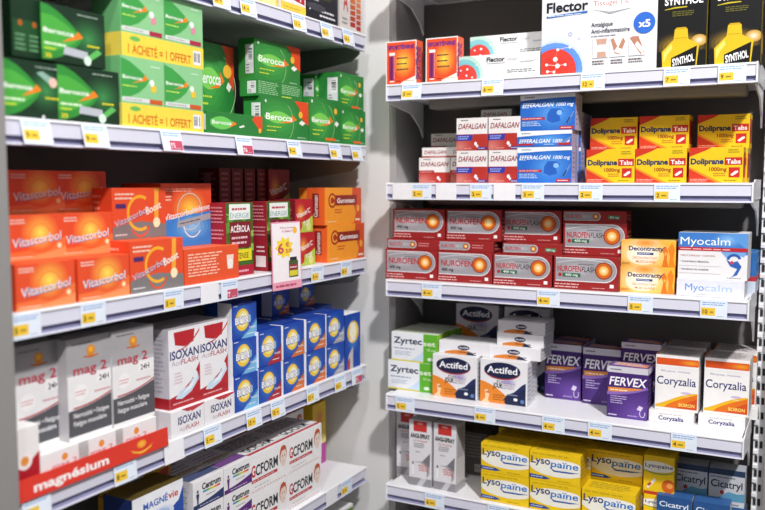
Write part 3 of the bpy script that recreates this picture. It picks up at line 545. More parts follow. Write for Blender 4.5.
# --- bottom left shelf
def cent(key, c):
    a = K(key, .0785, .0475, .09, 'E9E8EA', 'DAD8DC', 'E0DCE0', name='vitamin_box'); a.swoosh(uv_arc(.0, 1, lambda t: (0, .16+.2*t*t)), c).t('Centrum', .28, .62, .22, '2A2A34', w=.62, bold=.07)
    for i, cc in enumerate(['3A8ACC', '3AA87A', '9AC03A', 'F0C82A', 'F08A2A', 'D84040']): a.p([(.3+.095*i, .5), (.395+.095*i, .5), (.405+.095*i, .57), (.31+.095*i, .57)], cc, 'emblem')
    a.e(.14, .62, .028, .06, c, 'picture').p([(.09, .54), (.19, .54), (.17, .34), (.16, .16), (.12, .16), (.11, .34)], c, 'picture').lines(.42, .34, .75, .4, 1, '6A6A74').lines(.2, .05, .9, .12, 1, 'C8C4D8')
    a.on('L').lines(.1, .2, .9, .9, 7, 'B0AEB8').on('T').r(0, .1, 1, .35, mix(c, 'E0DCE0', .2)).lines(.1, .4, .9, .9, 4, 'A8A2B0').r(0, .5, 1, .56, 'B89A50')
cent('cenA', '2A3A66'); cent('cenB', '5E2A78')
a = K('gc', .1205, .0715, .09, 'EDEBEC', 'DDDBDC', 'DCD6D8', name='supplement_box')
a.t('G', .03, .42, .3, 'C02430', w=.1, bold=.05).t('CFORM', .135, .42, .28, '26262C', w=.58, bold=.045).r(.03, .26, .7, .34, 'B82A34', 'colour_panel').lines(.05, .275, .68, .325, 1, 'F0C0C4').lines(.1, .12, .55, .16, 1, 'A8A6AA')
a.e(.86, .62, .1, .27, 'C0603A', 'picture').e(.865, .56, .085, .25, 'E4D2C6', 'picture').e(.84, .6, .012, .02, '7A5A50', 'picture').e(.9, .6, .012, .02, '7A5A50', 'picture').r(.85, .44, .89, .455, 'B87A70', 'picture').p([(.77, .6), (.8, .85), (.93, .85), (.96, .65), (.92, .76), (.82, .74)], 'B8552E', 'picture')
for i in range(12): a.r(.04+.075*i, .04, .075+.075*i, .055, 'C8504E')
a.on('T').r(0, .03, 1, .1, 'C04048').p([(0, .12), (1, .12), (1, .42), (0, .42)], 'EDEBEC').t('GCFORM', .1, .17, .2, '26262C', w=.7, bold=.045).r(0, .5, 1, .95, 'B8B2B4').lines(.05, .5, .95, .95, 5, '4A4448')
a = K('magne', .112, .053, .06, 'EDEFF4', '1A2C60', '5A4A20', name='supplement_box')
a.p([(.5, 0), (.9, .4), (1, .8), (1, 0)], '2850A4').glow(.5, .2, .3, .25, '4A80D0', 'EDEFF4', 4).t('MAGNÉ', .2, .55, .2, '2A5AB8', w=.48, bold=.035).t('vie', .69, .56, .22, 'C8402E', w=.2, bold=.035).lines(.2, .2, .7, .3, 2, '9AB0D8')
a = K('fizz', .112, .066, .05, 'C8981C', 'A87C14', '8A6410', name='supplement_box'); a.p([(0, 0), (0, .45), (.4, .5), (.55, .0)], 'E4E6EC').t('Magné', .06, .2, .2, '2A5AB8', w=.34, bold=.03).p([(.5, .1), (.95, .2), (.95, .4), (.5, .3)], 'B84030', 'colour_panel').lines(.2, .6, .9, .9, 3, '6A4A10')
a = K('cyl', .055, .142, .11, 'E2BC2C', 'D9AE22', 'C89A1E', name='supplement_box'); a.r(0, 0, 1, .35, 'B84A9A').glow(.5, .75, .4, .18, 'D8783A', 'E2BC2C', 5, 'picture').swoosh(uv_arc(0, 1, lambda t: (.33, .42+.08*math.sin(3*t))), 'F0E08A')
a = K('plain_w', .10, .14, .07, 'E4E2E2', 'D8D6D6', 'ECECEA'); a.p([(0, .8), (1, .7), (1, .95), (0, 1)], '6A8A3A').lines(.1, .1, .8, .3, 4, '909098')
a = K('plain_d', .085, .10, .07, '4A4440', '3A3634', '544C48'); a.lines(.1, .4, .8, .8, 4, '8A8480').r(.1, .1, .9, .3, '7A3A30')
a = K('plain_r', .034, .095, .05, '6E1A22', '58161C', '7A2028', name='vitamin_box'); a.lines(.2, .1, .8, .95, 8, 'A05A60').on('L').lines(.1, .1, .9, .95, 8, 'A05A60').r(.25, .25, .6, .9, '8A6A70')
a = K('bcode', .05, .085, .05, GR, '2B8238', '2F8A3A', name='vitamin_box'); a.r(.1, .15, .9, .95, 'DADBDE', 'colour_panel').barcode(.5, .2, .85, .7, True).lines(.15, .2, .4, .4, 2, '50505A')
a = K('graybox', .055, .095, .08, '77747A', '6C6A6E', '8A888A'); a.lines(.1, .4, .85, .95, 7, 'A8A6AA').barcode(.5, .08, .9, .26)
a = K('bluered', .03, .075, .10, '2E6AAE', '3A78B8', '4A84C0'); a.on('R').r(0, .3, 1, .42, 'B8303A').r(0, 0, 1, .3, 'C8D4E4').on('F').r(0, .3, 1, .42, 'B8303A').r(0, 0, 1, .3, 'C8D4E4')
bion('bioP', 'D8743A'); bion('bioS', 'D8743A', .06, .05, .05)
KIND['bioL'].H = .0625
a = K('cicf', .0625, .04, .04, '2E5A92')

# ================================================================== the room and the shelving
YW, YB, XR0, XR1 = 1.645, 1.79, -.807, -.110
YR, XL, XB = 1.55, -.884, -1.13
ZR = [1.654, 1.452, 1.2495, 1.0055, .809, .60]; ZL = [1.768, 1.5325, 1.2895, 1.052, .819, .60]
FLOOR = mat('8E8A86', .4, noise=.05, scale=5, name='floor_vinyl')
def struct(name, bs, m): return tag(link(name, boxes_mesh(name, bs, [m])), kind='structure')
struct('floor', [(-1.6, -2.0, -.05, 1.6, 2.2, 0)], FLOOR)
struct('wall_left', [(-1.30, -2.0, 0, -1.17, 1.645, 2.9)], PLASTER)
struct('wall_back', [(-1.30, 1.84, 0, 1.6, 1.95, 2.9)], PLASTER)
struct('wall_corner', [(-1.30, YW, 0, -.8505, 1.84, 2.9)], PLASTER)

# frames
def frame(name, label, bs, mats, bev=0, cat='shelving'): return tag(link(name, boxes_mesh(name, bs, mats, bev)), label, cat)
frame('back_panel', 'dark grey back panel behind the right-hand shelves', [(-.850, YB+.001, 0, -.07, YB+.03, 2.15)], [BACK])
frame('side_panel', 'grey side panel closing the right-hand shelves against the white wall', [(-.850, YW+.002, 0, -.835, YB, 2.15)], [SIDEW], .001)
bs = [(-.1035, 1.737, 0, -.0835, 1.757, 2.15)]
zz = .6
while zz < 1.95:
    bs += [(-.1005, 1.7355, zz, -.0955, 1.7371, zz+.013, 1), (-.0925, 1.7355, zz, -.0875, 1.7371, zz+.013, 1), (-.1037, 1.7395, zz+.002, -.1034, 1.752, zz+.015, 1), (-.1035, 1.733, zz+.017, -.0955, 1.7371, zz+.0235, 0)]
    zz += .0285
frame('slotted_upright', 'white slotted upright at the right end of the right-hand shelves', bs, [WHITE, SLOT], cat='upright')
frame('post', 'smooth grey post beside the slotted upright', [(-.0833, 1.715, 0, -.0685, 1.757, 2.15)], [UNIT], .001, 'upright')
o = frame('neighbouring_panel', 'dark neighbouring shelf bay just beyond the slotted upright', [(-.066, YB+.031, 0, .5, YB+.04, 2.15)], [mat('2E2C2C', .6)])
for z in (.95, 1.42, 1.80): link('ledge', boxes_mesh('ledge', [(-.066, YB-.06, z, .5, YB+.03, z+.018)], [UNIT]), o)
frame('back_panel', 'dark grey back panel behind the left-hand shelves', [(XB-.03, .655, 0, XB-.001, YW-.002, 2.15)], [BACK])
frame('side_panel', 'blurred grey frame panel at the left edge of the picture', [(XB, .655, 0, -.874, .6875, 2.15)], [UNIT], .002)

RAILP = [(-.014, 0), (-.001, 0), (0, -.0015), (0, -.0035), (-.0018, -.0045), (-.0018, -.0225), (-.0065, -.0245), (-.0065, -.0295), (-.0005, -.031), (0, -.034), (-.014, -.034)]
RAILM = [1, 1, 1, 0, 0, 2, 2, 2, 0, 0, 0]
def shelf(side, z, label):
    if side == 'R':
        a0, a1 = XR0, XR1; T = lambda o: YR-o; ax = 'x'; back = YB
        deck = boxes_mesh('shelf', [(a0+.002, YR+.013, z-.024, a1-.002, YB, z), (-.8335, YW+.004, z-.022, a0+.003, YB, z-.0005)], [WHITE], .001)
    else:
        a0, a1 = .6885, 1.6015; T = lambda o: XL+o; ax = 'y'
        deck = boxes_mesh('shelf', [(XB, a0+.002, z-.024, XL-.013, a1-.002, z)], [WHITE], .001)
    o = tag(link('shelf', deck), label, 'shelf')
    rl = link('price_rail', prism_mesh('price_rail', [(T(p), z+q) for p, q in RAILP], a0, a1, RAIL, ax, [RAIL, WHITE, GROOVE_SHADE], RAILM), o)
    if side == 'R':
        link('front_lip', boxes_mesh('front_lip', [(a0+.055, YR+.085, z-.046, a1-.02, YR+.13, z-.0245)], [UNIT], .006), o)
        for x in (a0-.0045, a1-.002):
            prof = [(YR+.012, z-.024), (YR+.012, z-.036), (YR+.05, z-.042), (YR+.12, z-.051), (YR+.165, z-.078), (1.732, z-.1), (1.732, z-.024)]
            link('bracket', prism_mesh('bracket', prof, x, x+.003, WHITE, 'x'), o)
        link('end_cap', boxes_mesh('end_cap', [(a0-.0025, YR-.001, z-.034, a0, YR+.03, z+.001)], [WHITE], .0008), o)
        link('end_cap', boxes_mesh('end_cap', [(a1, YR-.001, z-.034, a1+.003, YR+.035, z+.001), (a1+.001, YR+.03, z-.03, a1+.003, 1.73, z+.006)], [WHITE], .0008), o)
    else:
        for y in (a0+.004, a1-.01):
            prof = [(XL-.012, z-.024), (XL-.012, z-.04), (XL-.03, z-.055), (XB+.005, z-.085), (XB+.005, z-.024)]
            link('bracket', prism_mesh('bracket', prof, y, y+.003, UNIT, 'y'), o)
    return o
RN = ['top right-hand shelf with a white price rail, holding the tall white gel patch carton', 'second right-hand shelf from the top, holding yellow and red tablet cartons', 'middle right-hand shelf, holding red and silver tablet cartons in two tiers',
      'fourth right-hand shelf, holding purple sachet cartons and tall white cartons', 'fifth right-hand shelf at the picture bottom, holding yellow lozenge cartons', 'lowest right-hand shelf hidden under the yellow lozenge shelf']
LN = ['topmost left-hand shelf seen from below, above the green cartons', 'left-hand shelf of green vitamin cartons', 'left-hand shelf of orange vitamin cartons', 'left-hand shelf of blue vitamin and white magnesium cartons', 'lower left-hand shelf with a bare white deck at its far end', 'lowest left-hand shelf at the picture bottom']
for z, l in zip(ZR, RN): shelf('R', z, l)
shelf('R', 1.882, 'shelf above the top right products, only its dark underside in view')
for z, l in zip(ZL, LN): shelf('L', z, l)

# ================================================================== cartons on the shelves
JIT = random.Random(4)
def R(key, label, s, px, dep, z=0, rot=None, group=None, dx=0):
    k = KIND[key]; Y = YR+dep; Z = ZR[s]+z
    X = x_on_right(px, Y, Z)+k.W/2+dx
    r = math.radians(JIT.uniform(-.5, .5) if rot is None else rot)
    return put(key, label, (X, Y+k.D/2, Z+.0003), r, group)
def Lf(key, label, s, px, dep, z=0, rot=None, group=None):
    k = KIND[key]; X = XL-dep; Z = ZL[s]+z
    Y = y_on_left(px, X, Z)+k.W/2
    r = math.radians(JIT.uniform(-.5, .5) if rot is None else rot)
    return put(key, label, (X-k.D/2, Y, Z+.0003), PI/2+r, group)
# --- R0
G = 'orange tube cartons on the top right shelf'
R('sport', 'orange carton with purple heading, leftmost on the top right shelf', 0, 386, .010, group=G)
R('sport', 'orange carton with purple heading, beside the long white gel cartons', 0, 425.7, .010, group=G)
G = 'long white gel cartons'
R('gelbox', 'long white carton with teal and red disc, in front of its twin', 0, 456, .015, group=G)
R('gelbox', 'long white gel carton, lower one behind its twin', 0, 471, .075, group=G)
R('gelbox', 'long white carton with teal and red disc, raised behind its twin', 0, 470, .075, .0475, group=G)
R('patchbox', 'large white patch carton with red and blue disc and x5 badge', 0, 541, .010)
G = 'black and yellow lotion cartons'
R('lotion', 'black carton with yellow bottle picture, beside the large white patch carton', 0, 656.5, .012, rot=0, group=G)
R('lotion', 'black carton with yellow bottle picture, at the right end of the top shelf', 0, 708.5, .012, rot=0, group=G)
# --- R1
G = 'red and white tablet cartons'
for px, c in ((456.3, 'left'), (488.3, 'right')):
    for z, t in ((0, 'lower'), (.0645, 'upper')):
        R('daf', 'red and white carton with violet banner, %s of the front %s stack' % (t, c), 1, px, .018, z, group=G)
for z in (0, .0645): R('daf', 'red and white carton standing behind the violet-bannered front pair', 1, 482, .085, z, group=G)
R('daff', 'thin white carton lying flat behind the red and white stacks', 1, 481, .085, .129, group=G)
R('dafw', 'small red and white carton at the left end of its shelf', 1, 419, .070, group=G)
R('dafw', 'small red and white carton partly hidden by the violet-bannered stack', 1, 449.5, .070, group=G, dx=.002)
R('daff', 'thin flat carton on the small red carton at the shelf\'s left end', 1, 422, .070, .0535, group=G)
R('daff', 'thin flat carton on top, touching the violet-bannered stack', 1, 450.5, .070, .0535, group=G)
R('dafw', 'red and white carton in deep shade at the back left, lower', 1, 429, .128, group=G)
R('dafw', 'shaded red and white carton at the back left, raised above the others', 1, 431, .128, .0535, group=G)
G = 'blue effervescent tablet cartons'
R('eff', 'blue carton with white top edge, bottom of the front blue stack', 1, 517, .016, group=G)
R('efff', 'thin blue carton sandwiched between two taller blue cartons', 1, 517, .016, .0685, group=G)
R('eff', 'blue carton with white top edge, top of the front blue stack', 1, 520, .018, .0995, rot=0, group=G)
for i, (d, w) in enumerate(((.071, 'second'), (.124, 'rearmost'))):
    for z, kk, w2 in ((0, 'eff', 'lower'), (.0685, 'eff', 'upper')):
        R(kk, 'blue carton in the %s row behind the front blue stack, %s' % (w, w2), 1, (527, 533)[i], d, z, group=G)
G = 'yellow and red tablet cartons'
for px, c in ((586, 'left'), (635, 'middle'), (688.5, 'right')): R('doli', 'yellow and red carton, %s one of the lower row' % c, 1, px, .02, rot=0, group=G)
for px, c, d in ((590, 'left', .08), (639, 'middle', .075), (697, 'right', .095)): R('doli', 'yellow and red carton, %s one of the upper row' % c, 1, px, d, .062, rot=0, group=G)
for px, c in ((599, 'left'), (647, 'middle'), (694, 'right')):
    R('doli', 'yellow and red carton in the second rank, behind the %s lower front one' % c, 1, px, .07, rot=0, group=G)
# --- R2
G = 'red and silver tablet cartons'
R('nur', 'red and silver carton, lower tier, at the shelf\'s left end', 2, 385.5, .026, rot=0, group=G)
R('nur', 'red and silver carton, lower tier, second from the left end', 2, 437.3, .026, rot=0, group=G)
R('nurf', 'red and silver carton with green dose pill, lower tier, under the darkest one', 2, 492.8, .022, rot=0, group=G)
R('nurfw', 'red and silver carton with green dose pill, touching the orange cartons', 2, 553.5, .020, rot=0, group=G)
R('nurl', 'thin red carton lying between the two leftmost red and silver cartons', 2, 387, .027, .0633, rot=0, group=G)
R('nurl', 'thin red carton lying between tiers, second from the left end', 2, 438.5, .027, .0633, rot=0, group=G)
R('nurfl', 'thin red carton with green dose pill lying between the tiers', 2, 502.5, .023, .0633, rot=0, group=G)
R('nur', 'red and silver carton, upper tier, leftmost', 2, 393, .036, .085, rot=0, group=G)
R('nur', 'red and silver carton, upper tier, second from the left', 2, 446, .040, .085, rot=0, group=G)
R('nurf', 'shaded red and silver carton with green dose pill, upper tier centre', 2, 503, .056, .085, rot=0, group=G)
R('nurf', 'red and silver carton with green dose pill, under a thin carton', 2, 563, .042, .0643, rot=0, group=G)
R('nurfl', 'thin red carton topping the right-hand red and silver stack', 2, 563, .042, .1277, rot=0, group=G)
for px in (402, 448, 505, 566):
    R('nur', 'red and silver carton in the second rank of the lower tier', 2, px, .076, rot=0, group='second rank of red and silver cartons')
    if px < 560: R('nurl', 'thin red carton in the second rank between the tiers', 2, px, .076, .0633, rot=0, group='second rank of thin red cartons')
G = 'orange muscle relaxant cartons'
R('decon', 'small orange carton, lower of the orange pair', 2, 620, .034, rot=0, group=G)
R('decon', 'small orange carton, upper of the orange pair', 2, 621, .035, .0488, rot=0, group=G)
R('myof', 'flat white carton with pale blue lettering under the blue-topped carton', 2, 676.3, .026, rot=0)
R('myo', 'white carton with blue top and red stripe on the middle shelf', 2, 677.5, .032, .0308, rot=0)
R('bluered', 'blue and red carton peeping out behind the blue-topped white carton', 2, 741, .112, rot=0, dx=-.006)
# --- R3
G = 'white and green allergy cartons'
R('zyr', 'white and green carton, lower of the front allergy pair', 3, 388, .048, rot=0, group=G)
R('zyr', 'white and green carton, upper of the front allergy pair', 3, 391.5, .050, .0628, rot=0, group=G)
for d in (.083, .117, .151):
    for z in (0, .0628): R('zyr', 'white and green carton queued behind the front allergy pair', 3, 397+(d-.083)*250, d, z, rot=0, group='queued white and green allergy cartons')
G = 'day and night cold tablet cartons'
R('acti', 'white carton with navy oval and orange swirl, beside the green-ended carton', 3, 432.5, .035, rot=0, group=G)
R('acti', 'white carton with navy oval and orange swirl, beside the purple cartons', 3, 480, .037, rot=0, group=G)
for px in (437, 484.5):
    for d in (.070, .103): R('acti', 'upright white carton packed behind the front navy oval cartons', 3, px+(d-.04)*90-3, d, rot=0, group='packed upright white and navy cartons')
R('actif', 'flat white carton with small navy oval on the left upright pair', 3, 439, .052, .0895, rot=0, group=G)
R('actif', 'flat white carton with small navy oval on the right upright pair', 3, 487.5, .056, .0895, rot=0, group=G)
R('actis', 'flat white carton, lower of the small raised flat pair', 3, 497, .062, .1158, rot=0, group=G)
for px, c in ((455, 'left'), (503, 'right')):
    R('acti', 'white and navy carton at the back, %s, under its twin' % c, 3, px, .17, rot=0, group=G)
    R('acti', 'shaded upright white and navy carton at the back, %s one' % c, 3, px+1, .17, .0895, rot=0, group=G)
R('actis', 'flat white carton, upper of the small raised flat pair', 3, 498, .063, .1416, rot=1, group=G)
G = 'purple sachet cartons'
R('fer', 'purple sachet carton standing beside the flat white cartons, leftmost of four', 3, 544.5, .130, rot=0, group=G)
R('fer', 'purple sachet carton, second from the left, half behind the front one', 3, 582, .121, rot=0, group=G)
R('ferS', 'purple sachet carton standing foremost near the shelf edge', 3, 606.5, .045, rot=0, group=G)
R('ferb', 'flat purple carton under the raised rear purple carton', 3, 622, .106, rot=0)
R('ferS', 'purple sachet carton raised at the back right, behind the foremost one', 3, 620.5, .106, .0364, rot=0, group=G)
R('fer', 'shaded purple carton in the rear rank on the left', 3, 553, .183, rot=0, group=G)
G = 'white cold remedy cartons'
for px0, px1, c in ((648.5, 654.5, 'left'), (698, 703, 'right')):
    R('coryf', 'flat white carton lying under the %s tall white and orange carton' % c, 3, px0, (.05, .064)[c == 'right'], rot=0, group=G)
    R('cory', 'tall white carton with orange band, %s of the pair' % c, 3, px1, (.062, .074)[c == 'right'], .0218, rot=0, group=G)
    R('coryf', 'flat white carton beneath the rear %s white and orange carton' % c, 3, px0+14, .146, rot=0, group=G)
    R('cory', 'tall white and orange carton standing behind the %s front one' % c, 3, px1+9, .158, .0218, rot=0, group=G)
# --- R4
G = 'white throat spray cartons'
R('spray', 'tall white carton with red square, leftmost and partly hidden', 4, 396.5, .070, rot=0, group=G, dx=.0)
R('spray', 'tall white carton with red square, middle of the three', 4, 409, .022, rot=0, group=G, dx=.0)
R('spray', 'tall white carton with red square, rightmost of the three', 4, 433.5, .022, rot=-2, group=G)
R('graybox', 'grey carton in shade between the throat sprays and yellow lozenges', 4, 463, .14, rot=0)
G = 'yellow lozenge cartons'
for px, c in ((481, 'leftmost'), (529.5, 'second')):
    for z, t in ((0, 'lower'), (.0598, 'upper')):
        R('lyso', 'yellow and white carton, %s one of the %s front stack' % (t, c), 4, px, .012, z, rot=0, group=G)
R('lyso', 'yellow and white carton, foremost in the third stack', 4, 581.5, .016, rot=0, group=G)
for z in (0, .0598): R('lyso', 'yellow and white carton, set back in the third stack%s' % (', upper' if z else ', lower'), 4, 590, .074, z, rot=0, group=G)
for px in (491, 537):
    for z in (0, .0598):
        for d in (.068, .124): R('lyso', 'yellow and white carton queued behind the first two front stacks', 4, px+d*60, d, z, rot=0, group='queued yellow lozenge cartons')
R('lysob', 'narrow yellow carton, lower, showing only its upper part', 4, 643, .055, rot=0, group='narrow yellow spray cartons')
R('lysos', 'narrow yellow carton with orange fruit picture, upper, beside the white and blue cartons', 4, 643, .058, .0528, rot=0, group='narrow yellow spray cartons')
G = 'white and blue skin cream cartons'
R('cicb', 'navy-topped carton in the front row, left of the pair', 4, 656, .042, rot=0, group=G)
R('cicb', 'navy-topped carton in the front row, right of the pair', 4, 692.5, .042, rot=0, group=G)
for px, c in ((672, 'left'), (708, 'right')):
    R('cicf', 'flat blue carton under the %s rear white and blue carton' % c, 4, px, .092, rot=0, group=G)
    R('cica', 'white carton with blue swoosh, %s one of the rear pair' % c, 4, px, .094, .0405, rot=0, group=G)
for px, c in ((410, 'left'), (500, 'right')): R('plain_d', 'dark carton on the lowest right-hand shelf, %s one' % c, 5, px, .03, group='dark cartons on the lowest shelf')

# ================================================================== left-hand unit
Lf('tabs_y', 'yellow lozenge carton on the topmost left shelf, further left', 0, 196, .012)
Lf('tabs_y', 'yellow carton on the topmost left shelf beside the white and red one', 0, 238.5, .012)
Lf('tabs_w', 'white carton with red block on the topmost left shelf', 0, 281, .012)
Lf('tabs_b', 'black carton with yellow-green emblem on the topmost left shelf', 0, 307, .012)
Lf('swatch', 'pale pack with red to orange colour swatches on the topmost left shelf', 0, 340, .012)
# --- L1
G = 'dark green vitamin cartons'
Lf('dkn', 'dark green carton with pink tablet, touching the grey frame', 1, 2.5, .006, rot=0, group=G)
Lf('dkw', 'dark green carton with tube picture, lower one on the shelf', 1, 58.5, .006, rot=0, group=G)
Lf('dkw', 'dark green carton with tube picture, upper one, top left', 1, 42, .012, .0765, rot=0, group=G)
Lf('dks', 'narrow end-on green carton at the top left, left of two', 1, 12, .018, .0765, rot=0, group=G)
Lf('dks', 'narrow end-on green carton, right of two, by the dark green carton', 1, 26.5, .018, .0765, rot=0, group=G)
G = 'light green twin packs in yellow sleeves'
Lf('duoB', 'light green twin pack with yellow offer sleeve, bottom one with yellow tablets', 1, 122, .006, rot=0, group=G)
Lf('duoA', 'light green twin pack with yellow offer sleeve, top one with pink tablets', 1, 121.5, .008, .1003, rot=0, group=G)
G = 'bright green vitamin cartons'
Lf('berF', 'low flat green carton in front of the tall green one', 1, 207.5, .004, rot=0, group=G)
Lf('berX', 'flat green carton beneath the tall green carton', 1, 199, .070, rot=0, group=G)
Lf('berT', 'tall green carton with orange corner, beside the yellow-sleeved twin packs', 1, 196.5, .070, .0314, rot=0, group=G)
Lf('berB', 'green carton with orange corner, bottom of the middle stack', 1, 262, .007, rot=0, group=G)
Lf('berX', 'flat green carton of fine print in the middle stack', 1, 257, .012, .0733, rot=0, group=G)
Lf('berA', 'green carton with orange corner, top of the middle stack', 1, 254.7, .030, .1048, rot=0, group=G)
Lf('berC', 'green carton with orange tag at its foot, second from the far end', 1, 309.5, .006, rot=0, group=G)
Lf('berD', 'green carton with yellow tablet, lower one at the far end', 1, 341, .008, rot=0, group=G)
Lf('berD', 'green carton with yellow tablet, upper one at the far end', 1, 339, .012, .0743, rot=0, group=G)
Lf('bcode', 'green carton behind the one with orange tag, lower', 1, 303, .062, rot=0, group=G)
Lf('berE', 'green carton turned with its white barcode panel showing', 1, 315, .062, .0853, rot=0, group=G)
# --- L2
G = 'orange vitamin cartons with sun picture'
for z, t, pa, pb in ((0, 'bottom', 16.5, 79), (.0598, 'middle', 8, 62), (.1196, 'top', 9, 57)):
    Lf('vit', 'orange carton with sun picture, %s one of the nearest stack' % t, 2, pa, (.006, .045, .085)[int(z/.05)], z, rot=0, group=G)
    Lf('vit', 'orange carton with sun picture, %s one of the second stack' % t, 2, pb, (.006, .045, .085)[int(z/.05)], z, rot=0, group=G)
G = 'orange cartons with grey foot'
Lf('vitB', 'orange carton with yellow ring and grey foot, lower', 2, 131, .006, rot=0, group=G)
Lf('vitB', 'orange carton with yellow ring and grey foot, upper', 2, 113, .045, .0773, rot=0, group=G)
Lf('vitS', 'flat orange carton of fine print near the price rail', 2, 185, .005, rot=0)
Lf('vitS', 'flat orange carton beneath the large orange and blue carton', 2, 170, .075, rot=0)
Lf('vitD', 'large orange and blue carton beside the grey-footed orange ones', 2, 162, .052, .0573, rot=0)
Lf('acer', 'leafy green and red carton with yellow tag, fully visible', 2, 227, .018, rot=0, group='leafy supplement cartons')
Lf('acerb', 'leafy green and red carton half hidden by the price card', 2, 267.5, .018, rot=0, group='leafy supplement cartons')
for i in range(5):
    for z in (0, .0953):
        if i < 4: Lf('plain_r', 'dark red carton end-on in the shaded back row', 2, 220+12.6*i, .125, z, rot=0, group='dark red cartons in the back row')
for z in (0, .0953): Lf('frB', 'dark red carton with fruit picture in the back row' + (', upper' if z else ', under its twin'), 2, 269, .118, z, rot=0, group='dark red fruit cartons')
Lf('frA', 'red fruit carton between the price card and orange cartons, lower', 2, 298, .020, rot=0, group='red fruit vitamin cartons')
Lf('frA', 'red fruit carton between the price card and orange cartons, upper', 2, 295.5, .022, .0653, rot=0, group='red fruit vitamin cartons')
Lf('gurB', 'yellow-orange carton with brown band, lower at the far end', 2, 328.5, .006, rot=0, group='yellow-orange cartons with brown band')
Lf('gurA', 'yellow-orange carton with brown band, upper at the far end', 2, 326, .008, .0763, rot=0, group='yellow-orange cartons with brown band')
# --- L3
G = 'grey and white magnesium cartons'
Lf('mags', 'small white and red carton standing against the grey frame', 3, 16, .008, rot=0)
for i, (px, c) in enumerate(((40, 'nearest'), (79, 'middle'), (116, 'farthest'))): Lf('magl', 'low white carton behind the red banner, %s of three' % c, 3, px, .012, rot=0, group='low white magnesium cartons')
for i, (px, c) in enumerate(((14, 'nearest'), (71.5, 'middle'), (115, 'farthest'))):
    Lf('magl', 'low white carton under the %s tall grey-topped carton' % c, 3, px, .060, rot=0, group=G)
    Lf('mag', 'tall carton with grey top and dark foot, %s of three' % c, 3, (15, 69.5, 114)[i], (.042, .022, .018)[i], .0428, rot=0, group=G)
G = 'white and red flash cartons'
Lf('isol', 'low white carton under the nearer white and red tall carton', 3, 171.5, .004, rot=0, group=G)
Lf('isol', 'low white carton under the farther white and red tall carton', 3, 205, .004, rot=0, group=G)
Lf('iso', 'tall white and red carton, nearer of the pair', 3, 170, .014, .0423, rot=0, group=G)
Lf('iso', 'tall white and red carton, farther, beside the blue cartons', 3, 200.5, .014, .0423, rot=0, group=G)
G = 'blue vitamin cartons with yellow ring'
for z, t in ((0, 'bottom'), (.0663, 'middle'), (.1326, 'top')): Lf('bioL', 'blue carton with pale blue corner, %s of the three-high stack' % t, 3, 234-z*15, .008+z*.05, z*.946, rot=0, group=G)
for key, px, c in (('bioR', 258.8, 'red'), ('bioO', 283.5, 'orange'), ('bioP', 306.5, 'orange'), ('bioG', 326.5, 'silver')):
    for z, t in ((0, 'lower'), (.0668, 'upper')):
        w = ' nearer' if key == 'bioO' else ' farther' if key == 'bioP' else ''
        Lf(key, 'blue carton with %s corner, %s one of the%s two-high stack' % (c, t, w), 3, px, .007, z, rot=0, group=G)
        Lf(key, 'blue carton queued behind the%s %s-cornered stack, %s' % (w, c, t), 3, px-12, .072, z, rot=0, group=G)
Lf('bioV', 'narrow upright blue and white carton at the far end', 3, 345.5, .007, rot=0)
for z in (0, .0668): Lf('bioO', 'blue carton in the rearmost rank, %s one' % ('upper' if z else 'lower'), 3, 260, .137, z, rot=0, group=G)
Lf('bioS', 'small blue carton with white end, raised above the orange-cornered stack', 3, 272, .085, .1335, rot=0)
Lf('bioS', 'small blue carton in shade at the back, under the orange shelf', 3, 299, .105, .1335, rot=0)
# --- L4
G = 'white multivitamin cartons with rainbow bar'
for z, t in ((0, 'bottom'), (.048, 'middle'), (.096, 'top')):
    Lf('cenA', 'white carton with rainbow bar and navy foot, %s one' % t, 4, 193.5, .010, z, rot=0, group=G)
    Lf('cenB', 'white carton with rainbow bar and purple foot, %s one' % t, 4, 224.5, .010, z, rot=0, group=G)
    for key, px, c in (('cenA', 176, 'navy'), ('cenB', 207, 'purple')): Lf(key, 'white carton queued behind the %s-footed stack, %s one' % (c, t), 4, px, .105, z, rot=0, group=G)
G = 'white cartons with red initial and child face'
for z, t in ((0, 'lower'), (.072, 'upper')):
    for px, c in ((250.5, 'nearer'), (288.5, 'farther')):
        Lf('gc', 'long white carton with red initial, %s of the %s pair' % (t, c), 4, px, .010, z, rot=0, group=G)
        Lf('gc', 'long white carton in shade behind the %s %s front one' % (c, t), 4, px-17, .103, z, rot=0, group=G)
Lf('cyl', 'tall yellow and magenta carton at the far end of its row', 4, 313, .100, rot=0)
for z, t in ((0, 'bottom'), (.0533, 'middle'), (.1066, 'top')):
    Lf('magne', 'white and blue carton near the frame, %s of the stack' % t, 4, 133, .012, z, rot=0, group='white and blue magnesium cartons')
    Lf('fizz', 'dark yellow carton behind the white and blue ones, %s' % t, 4, 122, .075, z*.0663/.0533, rot=0, group='dark yellow cartons on the lower shelf')
Lf('plain_w', 'white and green carton top on the lowest left shelf', 5, 330, .02)

